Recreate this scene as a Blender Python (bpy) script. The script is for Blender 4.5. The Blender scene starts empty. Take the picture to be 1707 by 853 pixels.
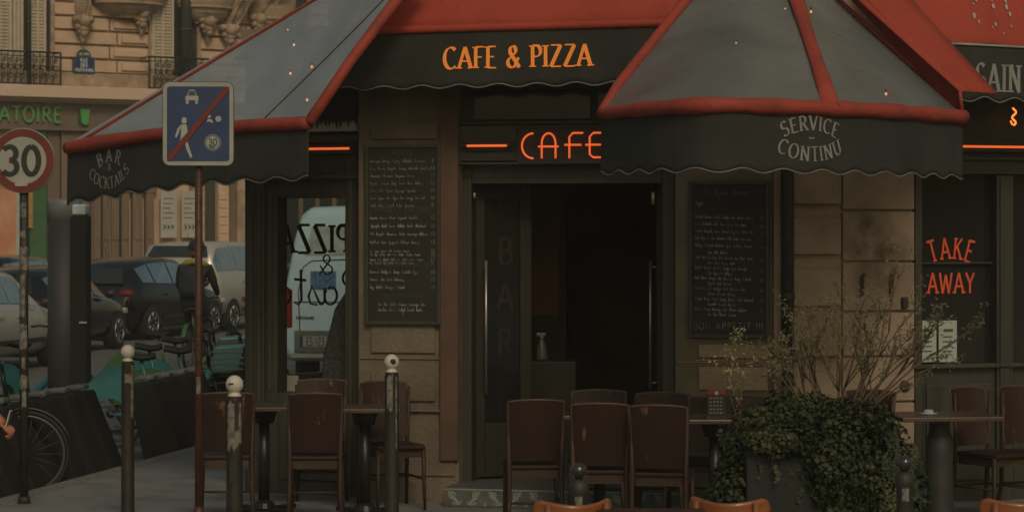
import bpy, bmesh, math, random
from mathutils import Vector, Matrix
random.seed(7)
R = math.radians
# ---------------------------------------------------------------- camera, world, sun, exposure
scene = bpy.context.scene
C = bpy.data.collections.new('cafe_corner'); scene.collection.children.link(C)
F = 4200.0          # focal length in photo pixels (photo 1707 wide)
HZ = 380.0          # horizon row
CX = 853.5
CAMZ = 2.0
cam = bpy.data.cameras.new('camera'); camo = bpy.data.objects.new('camera', cam); C.objects.link(camo)
camo.location = (0, 0, CAMZ); camo.rotation_euler = (R(90), 0, 0)
cam.sensor_width = 36; cam.lens = 36*F/1707; cam.shift_y = -(426.5-HZ)/1707
cam.clip_start = .1; cam.clip_end = 600
cam.dof.use_dof = True; cam.dof.focus_distance = 17.2; cam.dof.aperture_fstop = 7.0
scene.camera = camo
SUN_EL, SUN_AZ = R(38), R(168)      # azimuth clockwise from +Y : soft light from behind the camera
w = bpy.data.worlds.new('World'); scene.world = w; w.use_nodes = True
nt = w.node_tree; bg = nt.nodes['Background']
sky = nt.nodes.new('ShaderNodeTexSky'); sky.sky_type = 'NISHITA'; sky.sun_disc = False
sky.sun_elevation = SUN_EL; sky.sun_rotation = SUN_AZ; sky.dust_density = 4.0; sky.air_density = 1.6
tint = nt.nodes.new('ShaderNodeMix'); tint.data_type = 'RGBA'; tint.blend_type = 'MULTIPLY'
tint.inputs[0].default_value = 1.0; tint.inputs[7].default_value = (.93, .90, .74, 1)
nt.links.new(sky.outputs[0], tint.inputs[6]); nt.links.new(tint.outputs[2], bg.inputs[0])
bg.inputs[1].default_value = .102
sl = bpy.data.lights.new('sun', 'SUN'); sl.energy = 1.65; sl.angle = R(14); sl.color = (1, .83, .65)
so = bpy.data.objects.new('sun', sl); C.objects.link(so)
d = Vector((math.sin(SUN_AZ)*math.cos(SUN_EL), math.cos(SUN_AZ)*math.cos(SUN_EL), math.sin(SUN_EL)))
so.rotation_euler = (-d).to_track_quat('-Z', 'Y').to_euler(); so.location = (4, -4, 12)
vs = scene.view_settings; vs.view_transform = 'Standard'; vs.look = 'None'; vs.gamma = 1; vs.exposure = -1.05
vs.use_curve_mapping = False

def P(px, py, Y):
    return Vector(((px-CX)*Y/F, Y, CAMZ+(HZ-py)*Y/F))

# ---------------------------------------------------------------- materials
MATS = {}
def mat(name, col, rough=.6, metal=0., rnd=False, var=.25, scale=6., bump=0., col2=None, thr=None, bscale=None, emit=0., spec=.5, stretch=(1,1,1), coat=0.):
    if name in MATS: return MATS[name]
    m = bpy.data.materials.new(name); m.use_nodes = True; n = m.node_tree; b = n.nodes['Principled BSDF']
    b.inputs['Roughness'].default_value = rough; b.inputs['Metallic'].default_value = metal
    b.inputs['Specular IOR Level'].default_value = spec; b.inputs['Coat Weight'].default_value = coat
    tc = n.nodes.new('ShaderNodeTexCoord'); mp = n.nodes.new('ShaderNodeMapping'); mp.inputs['Scale'].default_value = stretch
    n.links.new(tc.outputs['Object'], mp.inputs[0])
    if rnd:
        oi = n.nodes.new('ShaderNodeObjectInfo'); ml_ = n.nodes.new('ShaderNodeMath'); ml_.operation = 'MULTIPLY'; ml_.inputs[1].default_value = 37
        n.links.new(oi.outputs['Random'], ml_.inputs[0]); n.links.new(ml_.outputs[0], mp.inputs['Location'])
    ns = n.nodes.new('ShaderNodeTexNoise'); ns.inputs['Scale'].default_value = scale; ns.inputs['Detail'].default_value = 5
    ns.inputs['Roughness'].default_value = .6
    n.links.new(mp.outputs[0], ns.inputs['Vector'])
    cr = n.nodes.new('ShaderNodeValToRGB'); n.links.new(ns.outputs['Fac'], cr.inputs[0])
    c2 = col2 if col2 else tuple(max(0, c*(1+var)) for c in col)
    c1 = col if col2 else tuple(c*(1-var) for c in col)
    lo, hi = thr if thr else (.3, .7)
    cr.color_ramp.elements[0].position = lo; cr.color_ramp.elements[1].position = hi
    cr.color_ramp.elements[0].color = (*c1, 1); cr.color_ramp.elements[1].color = (*c2, 1)
    n.links.new(cr.outputs[0], b.inputs['Base Color'])
    if bump:
        n2 = n.nodes.new('ShaderNodeTexNoise'); n2.inputs['Scale'].default_value = bscale or scale*5; n2.inputs['Detail'].default_value = 6
        n.links.new(mp.outputs[0], n2.inputs['Vector'])
        bp = n.nodes.new('ShaderNodeBump'); bp.inputs['Strength'].default_value = bump; bp.inputs['Distance'].default_value = .02
        n.links.new(n2.outputs['Fac'], bp.inputs['Height']); n.links.new(bp.outputs[0], b.inputs['Normal'])
    if emit:
        b.inputs['Emission Color'].default_value = (*col, 1); b.inputs['Emission Strength'].default_value = emit
    MATS[name] = m; return m
def glassmat(name, col, alpha, rough=.05):
    if name in MATS: return MATS[name]
    m = bpy.data.materials.new(name); m.use_nodes = True; n = m.node_tree
    out = n.nodes['Material Output']; b = n.nodes['Principled BSDF']
    b.inputs['Base Color'].default_value = (*col, 1); b.inputs['Roughness'].default_value = rough
    if alpha > .8:
        tc = n.nodes.new('ShaderNodeTexCoord'); ns = n.nodes.new('ShaderNodeTexNoise'); ns.inputs['Scale'].default_value = 1.1; ns.inputs['Detail'].default_value = 3; ns.inputs['Distortion'].default_value = .8
        n.links.new(tc.outputs['Object'], ns.inputs['Vector']); cr = n.nodes.new('ShaderNodeValToRGB'); n.links.new(ns.outputs['Fac'], cr.inputs[0])
        cr.color_ramp.elements[0].position = .36; cr.color_ramp.elements[1].position = .62
        cr.color_ramp.elements[0].color = (*[c*.84 for c in col], 1); cr.color_ramp.elements[1].color = (*[c*1.12 for c in col], 1); n.links.new(cr.outputs[0], b.inputs['Base Color'])
        n2 = n.nodes.new('ShaderNodeTexNoise'); n2.inputs['Scale'].default_value = 3; n2.inputs['Distortion'].default_value = 1.5; n.links.new(tc.outputs['Object'], n2.inputs['Vector'])
        bp = n.nodes.new('ShaderNodeBump'); bp.inputs['Strength'].default_value = .35; bp.inputs['Distance'].default_value = .03; n.links.new(n2.outputs['Fac'], bp.inputs['Height']); n.links.new(bp.outputs[0], b.inputs['Normal'])
    t = n.nodes.new('ShaderNodeBsdfTransparent'); t.inputs[0].default_value = (.97, .98, .97, 1)
    mx = n.nodes.new('ShaderNodeMixShader'); mx.inputs[0].default_value = alpha
    n.links.new(t.outputs[0], mx.inputs[1]); n.links.new(b.outputs[0], mx.inputs[2]); n.links.new(mx.outputs[0], out.inputs[0])
    MATS[name] = m; return m

ROAD = mat('asphalt', (.12, .12, .117), .85, var=.25, scale=3, bump=.4, bscale=120)
PAVE = mat('pavement_asphalt', (.215, .218, .215), .9, scale=2.6, col2=(.16, .16, .155), thr=(.45, .62), bump=.4, bscale=90)
KERB = mat('granite_kerb', (.19, .18, .165), .8, var=.3, scale=14, bump=.4)
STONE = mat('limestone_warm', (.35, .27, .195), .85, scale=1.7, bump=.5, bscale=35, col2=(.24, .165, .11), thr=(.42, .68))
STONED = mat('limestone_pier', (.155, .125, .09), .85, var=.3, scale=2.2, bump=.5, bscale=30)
STONEF = mat('limestone_far', (.60, .43, .305), .9, scale=.9, bump=.4, bscale=12, col2=(.44, .31, .215), thr=(.45, .72))
STONEG = mat('carved_limestone', (.36, .26, .18), .9, var=.35, scale=3, bump=.5, bscale=9)
LEDGE = mat('ledge_limestone', (.60, .45, .34), .85, scale=.8, col2=(.66, .55, .48), thr=(.58, .66), bump=.3)
FASCIA = mat('taupe_fascia', (.17, .125, .095), .8, var=.15, scale=1)
GATE = mat('brown_gate_paint', (.19, .13, .088), .7, var=.2, scale=1.5, stretch=(3, 3, .3))
JOIN = mat('dark_olive_joinery', (.042, .041, .030), .5, var=.2, scale=3, stretch=(4, 4, .4))
JOIND = mat('deep_olive_door_paint', (.024, .022, .015), .5, var=.2, scale=3)
JOINL = mat('worn_olive_joinery', (.045, .045, .033), .5, var=.3, scale=2, stretch=(5, 5, .4))
BLACKP = mat('black_paint', (.03, .028, .022), .6, var=.3, scale=5, bump=.15)
BLACKB = mat('bollard_brown_black_paint', (.026, .021, .015), .6, var=.35, scale=9, bump=.15, spec=.3)
WHITEB = mat('white_bollard_paint', (.60, .55, .47), .5, scale=12, col2=(.5, .45, .38), thr=(.4, .7), bump=.1)
REDF = mat('red_awning_canvas', (.37, .052, .028), .8, var=.16, scale=1.3, bump=.5, bscale=14)
REDT = mat('red_awning_trim', (.34, .052, .032), .75, scale=4, col2=(.24, .04, .027), thr=(.45, .7), bump=.6, bscale=16)
REDS = mat('red_awning_cheek_canvas', (.20, .025, .016), .85, var=.2, scale=3, bump=.1)
VALB = mat('black_valance_canvas', (.029, .031, .026), .9, var=.25, scale=2.5, bump=.5, bscale=9)
TRIM = mat('grey_scallop_braid', (.17, .16, .14), .8)
ORL = mat('orange_letter_glow', (.95, .27, .035), .6, var=.06, emit=.42)  # emission added so the painted awning letters look backlit
WHL = mat('white_letter_print', (.28, .275, .25), .8, var=.2, scale=20)
NEON = mat('orange_neon_tube', (1, .15, .035), .4, var=0, emit=1.5)
NEONH = mat('heater_bar_glow', (1, .16, .04), .4, var=0, emit=1.6)
BULB = mat('warm_bulb_glow', (1, .38, .14), .4, var=0, emit=13)
FLAME = mat('amber_neon_glow', (1, .25, .04), .4, var=.0, emit=3)
SLATE = mat('blackboard_slate', (.018, .017, .014), .7, var=.3, scale=4)
CHALK = mat('chalk_writing', (.10, .10, .09), .95, scale=16, col2=(.27, .27, .25), thr=(.4, .62))
CHALKG = mat('green_chalk_writing', (.05, .085, .05), .95, var=.3, scale=30)
WOODD = mat('dark_worn_chair_wood', (.029, .0145, .0095), .55, rnd=True, scale=8, col2=(.17, .085, .040), thr=(.63, .70), bump=.2, stretch=(1.5, 1, .6), spec=.3)
WOODE = mat('worn_chair_edge', (.10, .058, .034), .55, var=.4, scale=9)
WOODF = mat('chair_frame_wood', (.045, .026, .016), .55, rnd=True, scale=7, col2=(.11, .06, .03), thr=(.55, .8), spec=.35)
WOODO = mat('orange_bentwood', (.30, .105, .032), .35, scale=3, col2=(.17, .055, .018), thr=(.4, .7), stretch=(.4, 1, 4), coat=.3)
TABLET = mat('table_top_brown', (.075, .052, .036), .35, var=.25, scale=5, stretch=(.5, 4, 1))
IRON = mat('cast_iron_black', (.022, .022, .019), .4, .3, var=.3, scale=8)
STEEL = mat('brushed_steel', (.42, .40, .36), .35, .8, var=.2, scale=6)
TILEM = mat('cement_tile_grey', (.10, .11, .10), .5, var=.3, scale=12)
TILEW = mat('cement_tile_pale', (.25, .27, .25), .5, var=.25, scale=18)
LEAF = mat('ivy_leaf', (.016, .028, .012), .6, scale=4.5, spec=.3, col2=(.070, .082, .030), thr=(.4, .7))
LEAF2 = mat('olive_shrub_leaf', (.085, .088, .042), .55, scale=6, col2=(.17, .15, .075), thr=(.4, .7), spec=.3)
TWIG = mat('dry_twig', (.11, .075, .045), .8, var=.3, scale=10)
PLANTER = mat('grey_planter_box', (.012, .0125, .013), .7, var=.2, scale=4, bump=.2)
INT = mat('interior_dark_wall', (.22, .18, .13), .8, var=.3, scale=1)
INTR = mat('interior_red_brown_panel', (.24, .11, .06), .7, var=.25, scale=2)
SIGNB = mat('sign_blue', (.018, .042, .125), .45, var=.18, scale=5)
SIGNW = mat('sign_white', (.33, .34, .30), .45, var=.12, scale=5)
SIGNR = mat('sign_red', (.15, .022, .014), .5, var=.2, scale=5)
SIGNK = mat('sign_black', (.02, .022, .02), .5)
POLEB = mat('rust_brown_pole', (.065, .026, .015), .5, var=.4, scale=12, bump=.3)
STICK = mat('torn_sticker', (.21, .20, .165), .8, scale=25, col2=(.08, .08, .065), thr=(.45, .6))
GREENL = mat('green_sign_letters', (.09, .32, .09), .5, var=.1, emit=.02)
GREENP = mat('green_shop_paint', (.045, .125, .05), .6, var=.15, scale=2)
POSTO = mat('orange_poster', (.52, .21, .115), .6, scale=.9, col2=(.60, .34, .20), thr=(.4, .6))
PALE = mat('pale_poster_paper', (.42, .40, .34), .7, var=.08)
SHUT = mat('cream_shutter', (.52, .45, .34), .7, var=.12, scale=3)
DKGRN = mat('dark_green_pipe', (.045, .05, .035), .6, var=.2, scale=2)
GLD = mat('dark_window_glass', (.03, .035, .035), .08, var=.2)
TOTEM = mat('totem_grey', (.038, .042, .040), .6, var=.15, scale=2, stretch=(1, 1, .3))
TOTEMC = mat('totem_cap_grey', (.16, .18, .18), .45, var=.1)
DOCK = mat('dock_dark_plastic', (.012, .012, .011), .9, var=.25, scale=4, bump=.15)
DOCKC = mat('dock_cap_grey', (.12, .125, .12), .45, var=.2)
TEAL = mat('teal_bike_plastic', (.035, .17, .18), .35, var=.2, scale=4)
TEALG = mat('green_bike_plastic', (.05, .12, .045), .35, var=.2, scale=4)
RUB = mat('rubber_black', (.016, .016, .015), .7)
CHROME = mat('chrome_metal', (.6, .6, .58), .25, .9, var=.1)
SKIN = mat('skin', (.42, .17, .095), .5, scale=9, col2=(.33, .12, .065), thr=(.4, .65))
NAVY = mat('navy_cloth', (.018, .024, .04), .85, var=.25, scale=9, bump=.2)
DKC = mat('dark_cloth', (.022, .02, .018), .9, var=.3, scale=9, bump=.2)
YEL = mat('yellow_reflective_cloth', (.30, .25, .06), .8, var=.2)
TWEED = mat('grey_tweed', (.10, .10, .10), .95, scale=60, col2=(.22, .21, .2), thr=(.45, .6), bump=.4)
VANW = mat('white_van_paint', (.56, .76, .86), .25, var=.06, scale=2, coat=.4)
PANEL = glassmat('awning_clear_vinyl', (.27, .305, .335), .88, .28)
PANELD = glassmat('awning_clear_vinyl_smoked', (.155, .178, .18), .88, .34)
GLASS = glassmat('clear_window_glass', (.05, .05, .05), .05, .03)
SHOPG = glassmat('shop_window_glass', (.03, .03, .03), .45, .05)

# ---------------------------------------------------------------- mesh helpers
class MB:
    def __init__(s): s.v = []; s.f = []
    def add(s, vs, fs):
        o = len(s.v); s.v += [tuple(v) for v in vs]; s.f += [tuple(i+o for i in f) for f in fs]; return s
    def box(s, x0, x1, y0, y1, z0, z1, M=None):
        vs = [Vector((x, y, z)) for z in (z0, z1) for y in (y0, y1) for x in (x0, x1)]
        if M: vs = [M @ v for v in vs]
        return s.add(vs, [(0, 2, 3, 1), (4, 5, 7, 6), (0, 1, 5, 4), (2, 6, 7, 3), (0, 4, 6, 2), (1, 3, 7, 5)])
    def quad(s, a, b, c, d): return s.add([a, b, c, d], [(0, 1, 2, 3)])
    def tube(s, pts, r, n=8, cap=True, flat=1.0):
        pts = [Vector(p) for p in pts]; k = len(pts); rs = r if isinstance(r, (list, tuple)) else [r]*k
        vs = []; up = None
        for i, p in enumerate(pts):
            t = (pts[min(i+1, k-1)]-pts[max(i-1, 0)]); t = t.normalized() if t.length > 1e-9 else Vector((0, 0, 1))
            if up is None: up = Vector((0, 0, 1)) if abs(t.z) < .9 else Vector((1, 0, 0))
            a = t.cross(up); a = a.normalized() if a.length > 1e-6 else t.orthogonal().normalized()
            b = a.cross(t).normalized(); up = b
            for j in range(n):
                th = 2*math.pi*j/n; vs.append(p+a*math.cos(th)*rs[i]+b*math.sin(th)*rs[i]*flat)
        fs = [(i*n+j, i*n+(j+1) % n, (i+1)*n+(j+1) % n, (i+1)*n+j) for i in range(k-1) for j in range(n)]
        if cap: fs += [tuple(range(n-1, -1, -1)), tuple(range((k-1)*n, k*n))]
        return s.add(vs, fs)
    def lathe(s, prof, n=24, M=None):
        vs = []; k = len(prof)
        for r, z in prof:
            for j in range(n):
                a = 2*math.pi*j/n; v = Vector((r*math.cos(a), r*math.sin(a), z)); vs.append(M @ v if M else v)
        fs = [(i*n+j, i*n+(j+1) % n, (i+1)*n+(j+1) % n, (i+1)*n+j) for i in range(k-1) for j in range(n)]
        fs += [tuple(range(n-1, -1, -1)), tuple(range((k-1)*n, k*n))]
        return s.add(vs, fs)
    def prism(s, poly, t0, t1, fn):          # poly of (a,b); fn(a,b,t)->point
        k = len(poly); vs = [fn(a, b, t0) for a, b in poly]+[fn(a, b, t1) for a, b in poly]
        return s.add(vs, [tuple(range(k)), tuple(range(2*k-1, k-1, -1))]+[(i, i+k, (i+1) % k+k, (i+1) % k) for i in range(k)])
    def grid(s, fn, nu, nv):
        vs = [fn(i/nu, j/nv) for j in range(nv+1) for i in range(nu+1)]
        return s.add(vs, [(j*(nu+1)+i, j*(nu+1)+i+1, (j+1)*(nu+1)+i+1, (j+1)*(nu+1)+i) for j in range(nv) for i in range(nu)])
    def build(s, name, m, parent=None, smooth=False, bevel=0, solid=0, sub=0):
        me = bpy.data.meshes.new(name); me.from_pydata(s.v, [], s.f); me.validate(); 
        bm = bmesh.new(); bm.from_mesh(me); bmesh.ops.recalc_face_normals(bm, faces=bm.faces); bm.to_mesh(me); bm.free()
        me.materials.append(m)
        if smooth:
            for p in me.polygons: p.use_smooth = True
        o = bpy.data.objects.new(name, me); C.objects.link(o)
        if parent: o.parent = parent
        if solid:
            x = o.modifiers.new('t', 'SOLIDIFY'); x.thickness = solid; x.offset = 0
        if bevel:
            x = o.modifiers.new('b', 'BEVEL'); x.width = bevel; x.segments = 2; x.limit_method = 'ANGLE'
        if sub:
            x = o.modifiers.new('s', 'SUBSURF'); x.levels = sub; x.render_levels = sub
        return o
def tag(o, label=None, cat=None, group=None, kind=None):
    if label: o['label'] = label
    if cat: o['category'] = cat
    if group: o['group'] = group
    if kind: o['kind'] = kind
    return o
def thing(name, label, cat, loc=(0, 0, 0), rz=0., group=None):
    o = bpy.data.objects.new(name, None); C.objects.link(o); o.location = loc; o.rotation_euler = (0, 0, rz)
    o.empty_display_size = .2
    return tag(o, label, cat, group)
def dup(root, loc, rz, label=None, group=None):
    def cp(o, par):
        c = o.copy(); C.objects.link(c); c.parent = par
        for ch in kids[o.name]: cp(ch, c)
        return c
    kids = {}
    def scan(o):
        kids[o.name] = list(o.children)
        for ch in o.children: scan(ch)
    scan(root); r = cp(root, None); r.location = loc; r.rotation_euler = (0, 0, rz)
    if label: r['label'] = label
    if group: r['group'] = group
    return r
class Frame:                                  # a facade line: local x along it, local y away from the viewer, z up
    def __init__(s, ox, oy, ang): s.o = Vector((ox, oy)); s.a = ang; s.d = Vector((math.cos(ang), math.sin(ang))); s.n = Vector((-math.sin(ang), math.cos(ang)))
    def hit(s, px, py=HZ, v=0.):
        k = (px-CX)/F; o = s.o+s.n*v       # o + d*u = (kY, Y)
        # o.x+d.x u = k(o.y+d.y u)
        u = (k*o.y-o.x)/(s.d.x-k*s.d.y); Y = o.y+s.d.y*u
        return u, CAMZ+(HZ-py)*Y/F
    def box(s, mb, px0, px1, py0, py1, v0, v1):   # box spanned by photo columns/rows on the plane v=v0 (v0 in front)
        u0, za = s.hit(px0, py0, v0); u1, zb = s.hit(px1, py0, v0); _, zc = s.hit((px0+px1)/2, py1, v0)
        _, zt = s.hit((px0+px1)/2, py0, v0)
        return mb.box(u0, u1, v0, v1, zc, zt)
    def thing(s, name, label, cat, group=None): return thing(name, label, cat, (s.o.x, s.o.y, 0), s.a, group)

# ---------------------------------------------------------------- stroke letters
def arc(cx, cy, rx, ry, a0, a1, n=14):
    return [(cx+rx*math.cos(R(a0+(a1-a0)*i/n)), cy+ry*math.sin(R(a0+(a1-a0)*i/n))) for i in range(n+1)]
GL = {   # width, strokes, serif points (x, y)
 'A': (.78, [[(.04,0),(.39,1)],[(.39,1),(.74,0)],[(.17,.34),(.61,.34)]], [(.04,0),(.74,0)]),
 'B': (.62, [[(.1,0),(.1,1)],[(.1,1)]+arc(.3,.76,.24,.24,90,-90)+[(.1,.52)],[(.1,.52)]+arc(.32,.26,.27,.26,90,-90)+[(.1,0)]], [(.1,0),(.1,1)]),
 'C': (.72, [arc(.42,.5,.36,.5,48,312,22)], []),
 'D': (.72, [[(.1,0),(.1,1)],[(.1,1)]+arc(.3,.5,.36,.5,90,-90,18)+[(.1,0)]], [(.1,0),(.1,1)]),
 'E': (.62, [[(.12,0),(.12,1)],[(.12,1),(.56,1)],[(.12,.52),(.46,.52)],[(.12,0),(.58,0)]], [(.12,0),(.12,1)]),
 'F': (.58, [[(.12,0),(.12,1)],[(.12,1),(.56,1)],[(.12,.52),(.46,.52)]], [(.12,0),(.12,1)]),
 'G': (.76, [arc(.42,.5,.36,.5,48,330,22)+[(.74,.45),(.5,.45)]], []),
 'I': (.28, [[(.14,0),(.14,1)]], [(.14,0),(.14,1)]),
 'J': (.5, [[(.36,1),(.36,.2)]+arc(.2,.2,.16,.2,0,-150,8)], [(.36,1)]),
 'K': (.72, [[(.12,0),(.12,1)],[(.62,1),(.14,.45)],[(.28,.6),(.68,0)]], [(.12,0),(.12,1),(.66,0)]),
 'L': (.58, [[(.12,0),(.12,1)],[(.12,0),(.56,0)]], [(.12,0),(.12,1)]),
 'M': (.9, [[(.1,0),(.12,1)],[(.12,1),(.45,.1)],[(.45,.1),(.78,1)],[(.78,1),(.8,0)]], [(.1,0),(.8,0)]),
 'N': (.78, [[(.12,0),(.12,1)],[(.12,1),(.66,0)],[(.66,0),(.66,1)]], [(.12,0),(.66,1),(.12,1)]),
 'O': (.8, [arc(.4,.5,.35,.5,100,460,26)], []),
 'P': (.6, [[(.12,0),(.12,1)],[(.12,1)]+arc(.3,.74,.26,.26,90,-90)+[(.12,.48)]], [(.12,0),(.12,1)]),
 'R': (.7, [[(.12,0),(.12,1)],[(.12,1)]+arc(.3,.75,.25,.25,90,-90)+[(.12,.5)],[(.32,.5),(.66,0)]], [(.12,0),(.12,1),(.64,0)]),
 'S': (.58, [arc(.29,.745,.22,.255,35,250,14)+arc(.29,.255,.24,.255,70,-145,14)], []),
 'T': (.66, [[(.33,0),(.33,1)],[(.03,1),(.63,1)]], [(.33,0)]),
 'U': (.76, [[(.12,1),(.12,.32)]+arc(.38,.32,.26,.32,180,360,14)+[(.64,1)]], [(.12,1),(.64,1)]),
 'V': (.74, [[(.05,1),(.37,0)],[(.37,0),(.69,1)]], [(.05,1),(.69,1)]),
 'W': (1.0, [[(.04,1),(.27,0)],[(.27,0),(.5,.9)],[(.5,.9),(.73,0)],[(.73,0),(.96,1)]], []),
 'X': (.7, [[(.06,1),(.64,0)],[(.06,0),(.64,1)]], []),
 'Y': (.7, [[(.04,1),(.35,.48)],[(.66,1),(.35,.48)],[(.35,.48),(.35,0)]], []),
 'Z': (.66, [[(.06,1),(.6,1)],[(.6,1),(.05,0)],[(.05,0),(.62,0)]], []),
 '&': (.78, [[(.7,0),(.2,.68)]+arc(.34,.8,.16,.19,200,-50,12)+[(.16,.42)]+arc(.3,.24,.24,.24,130,300,12)+[(.66,.46)]], []),
 '0': (.66, [arc(.33,.5,.26,.5,90,450,26)], []),
 '1': (.4, [[(.08,.8),(.22,1),(.22,0)]], []),
 '2': (.6, [arc(.3,.74,.22,.26,160,-20,12)+[(.07,0),(.56,0)]], []),
 '3': (.62, [arc(.28,.75,.23,.25,150,-92,14),arc(.28,.26,.26,.26,92,-150,16)], []),
 '4': (.6, [[(.42,0),(.42,1),(.06,.3),(.56,.3)]], []),
 '5': (.6, [[(.5,1),(.16,1),(.12,.58)]+arc(.29,.3,.23,.3,110,-140,14)], []),
 '6': (.6, [arc(.3,.3,.23,.3,90,450,18),[(.5,.96),(.2,.7),(.08,.34)]], []),
 '8': (.6, [arc(.3,.76,.2,.24,90,450,16),arc(.3,.27,.25,.27,90,450,18)], []),
 '!': (.22, [[(.1,.25),(.1,1)],[(.1,0),(.1,.08)]], []),
 '-': (.5, [[(.06,.5),(.44,.5)]], []), '.': (.2, [[(.08,0),(.1,.05)]], []), ' ': (.34, [], []),
 'a': (.5, [arc(.24,.25,.18,.25,60,400,14)+[(.42,.5),(.42,.1),(.52,.02)]], []),
 's': (.4, [[(.02,.02),(.26,.55),(.36,.25),(.3,.04),(.1,.02)]], []),
 't': (.36, [[(.16,1.0),(.14,.15),(.22,0),(.36,.08)],[(0,.7),(.34,.72)]], []),
 'p': (.75, [[(.2,0),(.24,.95)],[(.06,.7)]+arc(.36,.72,.3,.28,170,-120,16)], []),
}
def measure(t, gap=.1): return sum(GL[c][0]+gap for c in t)-gap
def stroke_text(mb, text, size, place, thick=.16, thin=.05, gap=.1, serif=True, nib=18, mirror=False, sx=1.0, pos=None, jit=0.):
    """place(x,y,off) -> 3D; x,y in metres from the text's centre line. pos(x)->(x0,y0,rot) bends the line."""
    W = measure(text, gap)*size*sx; x = -W/2; k = 0
    for ch in text:
        w_, strokes, sers = GL[ch]; cx = x+w_*size*sx/2
        if pos: ax, ay, rot = pos(cx)
        else: ax, ay, rot = cx, 0, 0
        ca, sa = math.cos(rot), math.sin(rot)
        def tr(q, ax=ax, ay=ay, ca=ca, sa=sa, w_=w_):
            lx = (q[0]-w_/2)*size*sx; ly = (q[1]-.5)*size
            X = ax+lx*ca-ly*sa; Y = ay+lx*sa+ly*ca
            return (-X if mirror else X, Y)
        jo = [(random.uniform(-jit, jit), random.uniform(-jit, jit)) for _ in range(40)]
        for st in strokes:
            k += 1; off = .0004*(k % 6)
            pts = []
            for i in range(len(st)-1):
                a, b = st[i], st[i+1]; L = math.hypot(b[0]-a[0], b[1]-a[1]); n = max(1, int(L/.28))
                for j in range(n): pts.append((a[0]+(b[0]-a[0])*j/n, a[1]+(b[1]-a[1])*j/n))
            pts.append(st[-1]); vs = []
            if jit: pts = [(p[0]+jo[i % 40][0], p[1]+jo[i % 40][1]) for i, p in enumerate(pts)]
            m = len(pts)
            for i, p in enumerate(pts):
                a = pts[max(i-1, 0)]; b = pts[min(i+1, m-1)]; tx, ty = b[0]-a[0], b[1]-a[1]; L = math.hypot(tx, ty) or 1
                tx /= L; ty /= L; ph = math.atan2(ty, tx)
                wd = thin+(thick-thin)*abs(math.sin((-ph if ch == 'Z' else ph)-R(nib)))**1.4
                if len(st) == 2 and abs(tx) > .99: wd = thin*1.25 if serif else thick
                nx, ny = -ty*wd/2, tx*wd/2
                for sg in (1, -1):
                    q = tr((p[0]+nx*sg, p[1]+ny*sg)); vs.append(place(q[0], q[1], off))
            mb.add(vs, [(2*i, 2*i+1, 2*i+3, 2*i+2) for i in range(m-1)])
        if serif:
            for (px_, py_) in sers:
                k += 1; off = .0004*(6+k % 3); hw = thick*.95; hh = thin*.5
                y0 = py_ if py_ == 0 else py_-hh*2
                qs = [(px_-hw, y0), (px_+hw, y0), (px_+hw, y0+hh*2), (px_-hw, y0+hh*2)]
                mb.add([place(*tr(q), off) for q in qs], [(0, 1, 2, 3)])
        x += (w_+gap)*size*sx
def squiggle_word(mb, x, y, n, h, place, wd=.0035):
    """one handwritten chalk word of n letters; returns its end"""
    pts = []; cx = x
    for i in range(n):
        r = random.random(); a = h*.45
        if i == 0 or r < .18: pts += [(cx, y), (cx+h*.12, y+h*.95), (cx+h*.22, y+h*.05)]
        elif r < .28: pts += [(cx, y+a), (cx+h*.1, y-h*.4), (cx+h*.2, y)]
        else: pts += [(cx, y+random.uniform(0, .1)*h), (cx+h*.1, y+a), (cx+h*.2, y+random.uniform(-.05, .15)*h)]
        cx += h*random.uniform(.26, .36)
    vs = []; m = len(pts)
    for i, p in enumerate(pts):
        a_ = pts[max(i-1, 0)]; b_ = pts[min(i+1, m-1)]; tx, ty = b_[0]-a_[0], b_[1]-a_[1]; L = math.hypot(tx, ty) or 1
        for sg in (1, -1): vs.append(place(p[0]-ty/L*wd*sg, p[1]+tx/L*wd*sg, .0003*(i % 3)))
    mb.add(vs, [(2*i, 2*i+1, 2*i+3, 2*i+2) for i in range(m-1)])
    return cx

# ================================================================ SETTING
DIR = Vector((.194, .981))                       # the side street runs this way
def kerbx(Y): return -2.84+(Y-22.6)*.1978
mb = MB(); mb.box(-150, 150, -60, 260, -.5, -.12); tag(mb.build('road', ROAD), kind='structure')
mb = MB()
k0, k1 = -15, 60
mb.prism([(kerbx(k0), k0), (30, k0), (30, k1), (kerbx(k1), k1)], -.1, 0, lambda a, b, t: Vector((a, b, t)))
tag(mb.build('pavement', PAVE), kind='structure')
mb = MB(); yy = k0
while yy < k1:
    a = kerbx(yy); b = kerbx(yy+1.19)
    mb.prism([(a-.17, yy), (a-.004, yy), (b-.004, yy+1.19), (b-.17, yy+1.19)], -.1, .006, lambda a, b, t: Vector((a, b, t))); yy += 1.2
tag(mb.build('kerb', KERB, bevel=.01), kind='structure')
mb = MB()   # pale painted line at the far side of the carriageway
for Y0 in (33, 36.5, 40):
    mb.prism([(-9.5+(Y0-33)*.2, Y0), (-9.38+(Y0-33)*.2, Y0), (-9.0+(Y0-33)*.2, Y0+2.2), (-9.12+(Y0-33)*.2, Y0+2.2)], -.118, -.115, lambda a, b, t: Vector((a, b, t)))
tag(mb.build('road_marking', mat('worn_road_paint', (.16, .155, .14), .8, scale=20, col2=(.07, .07, .065), thr=(.4, .6))), kind='structure')

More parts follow.
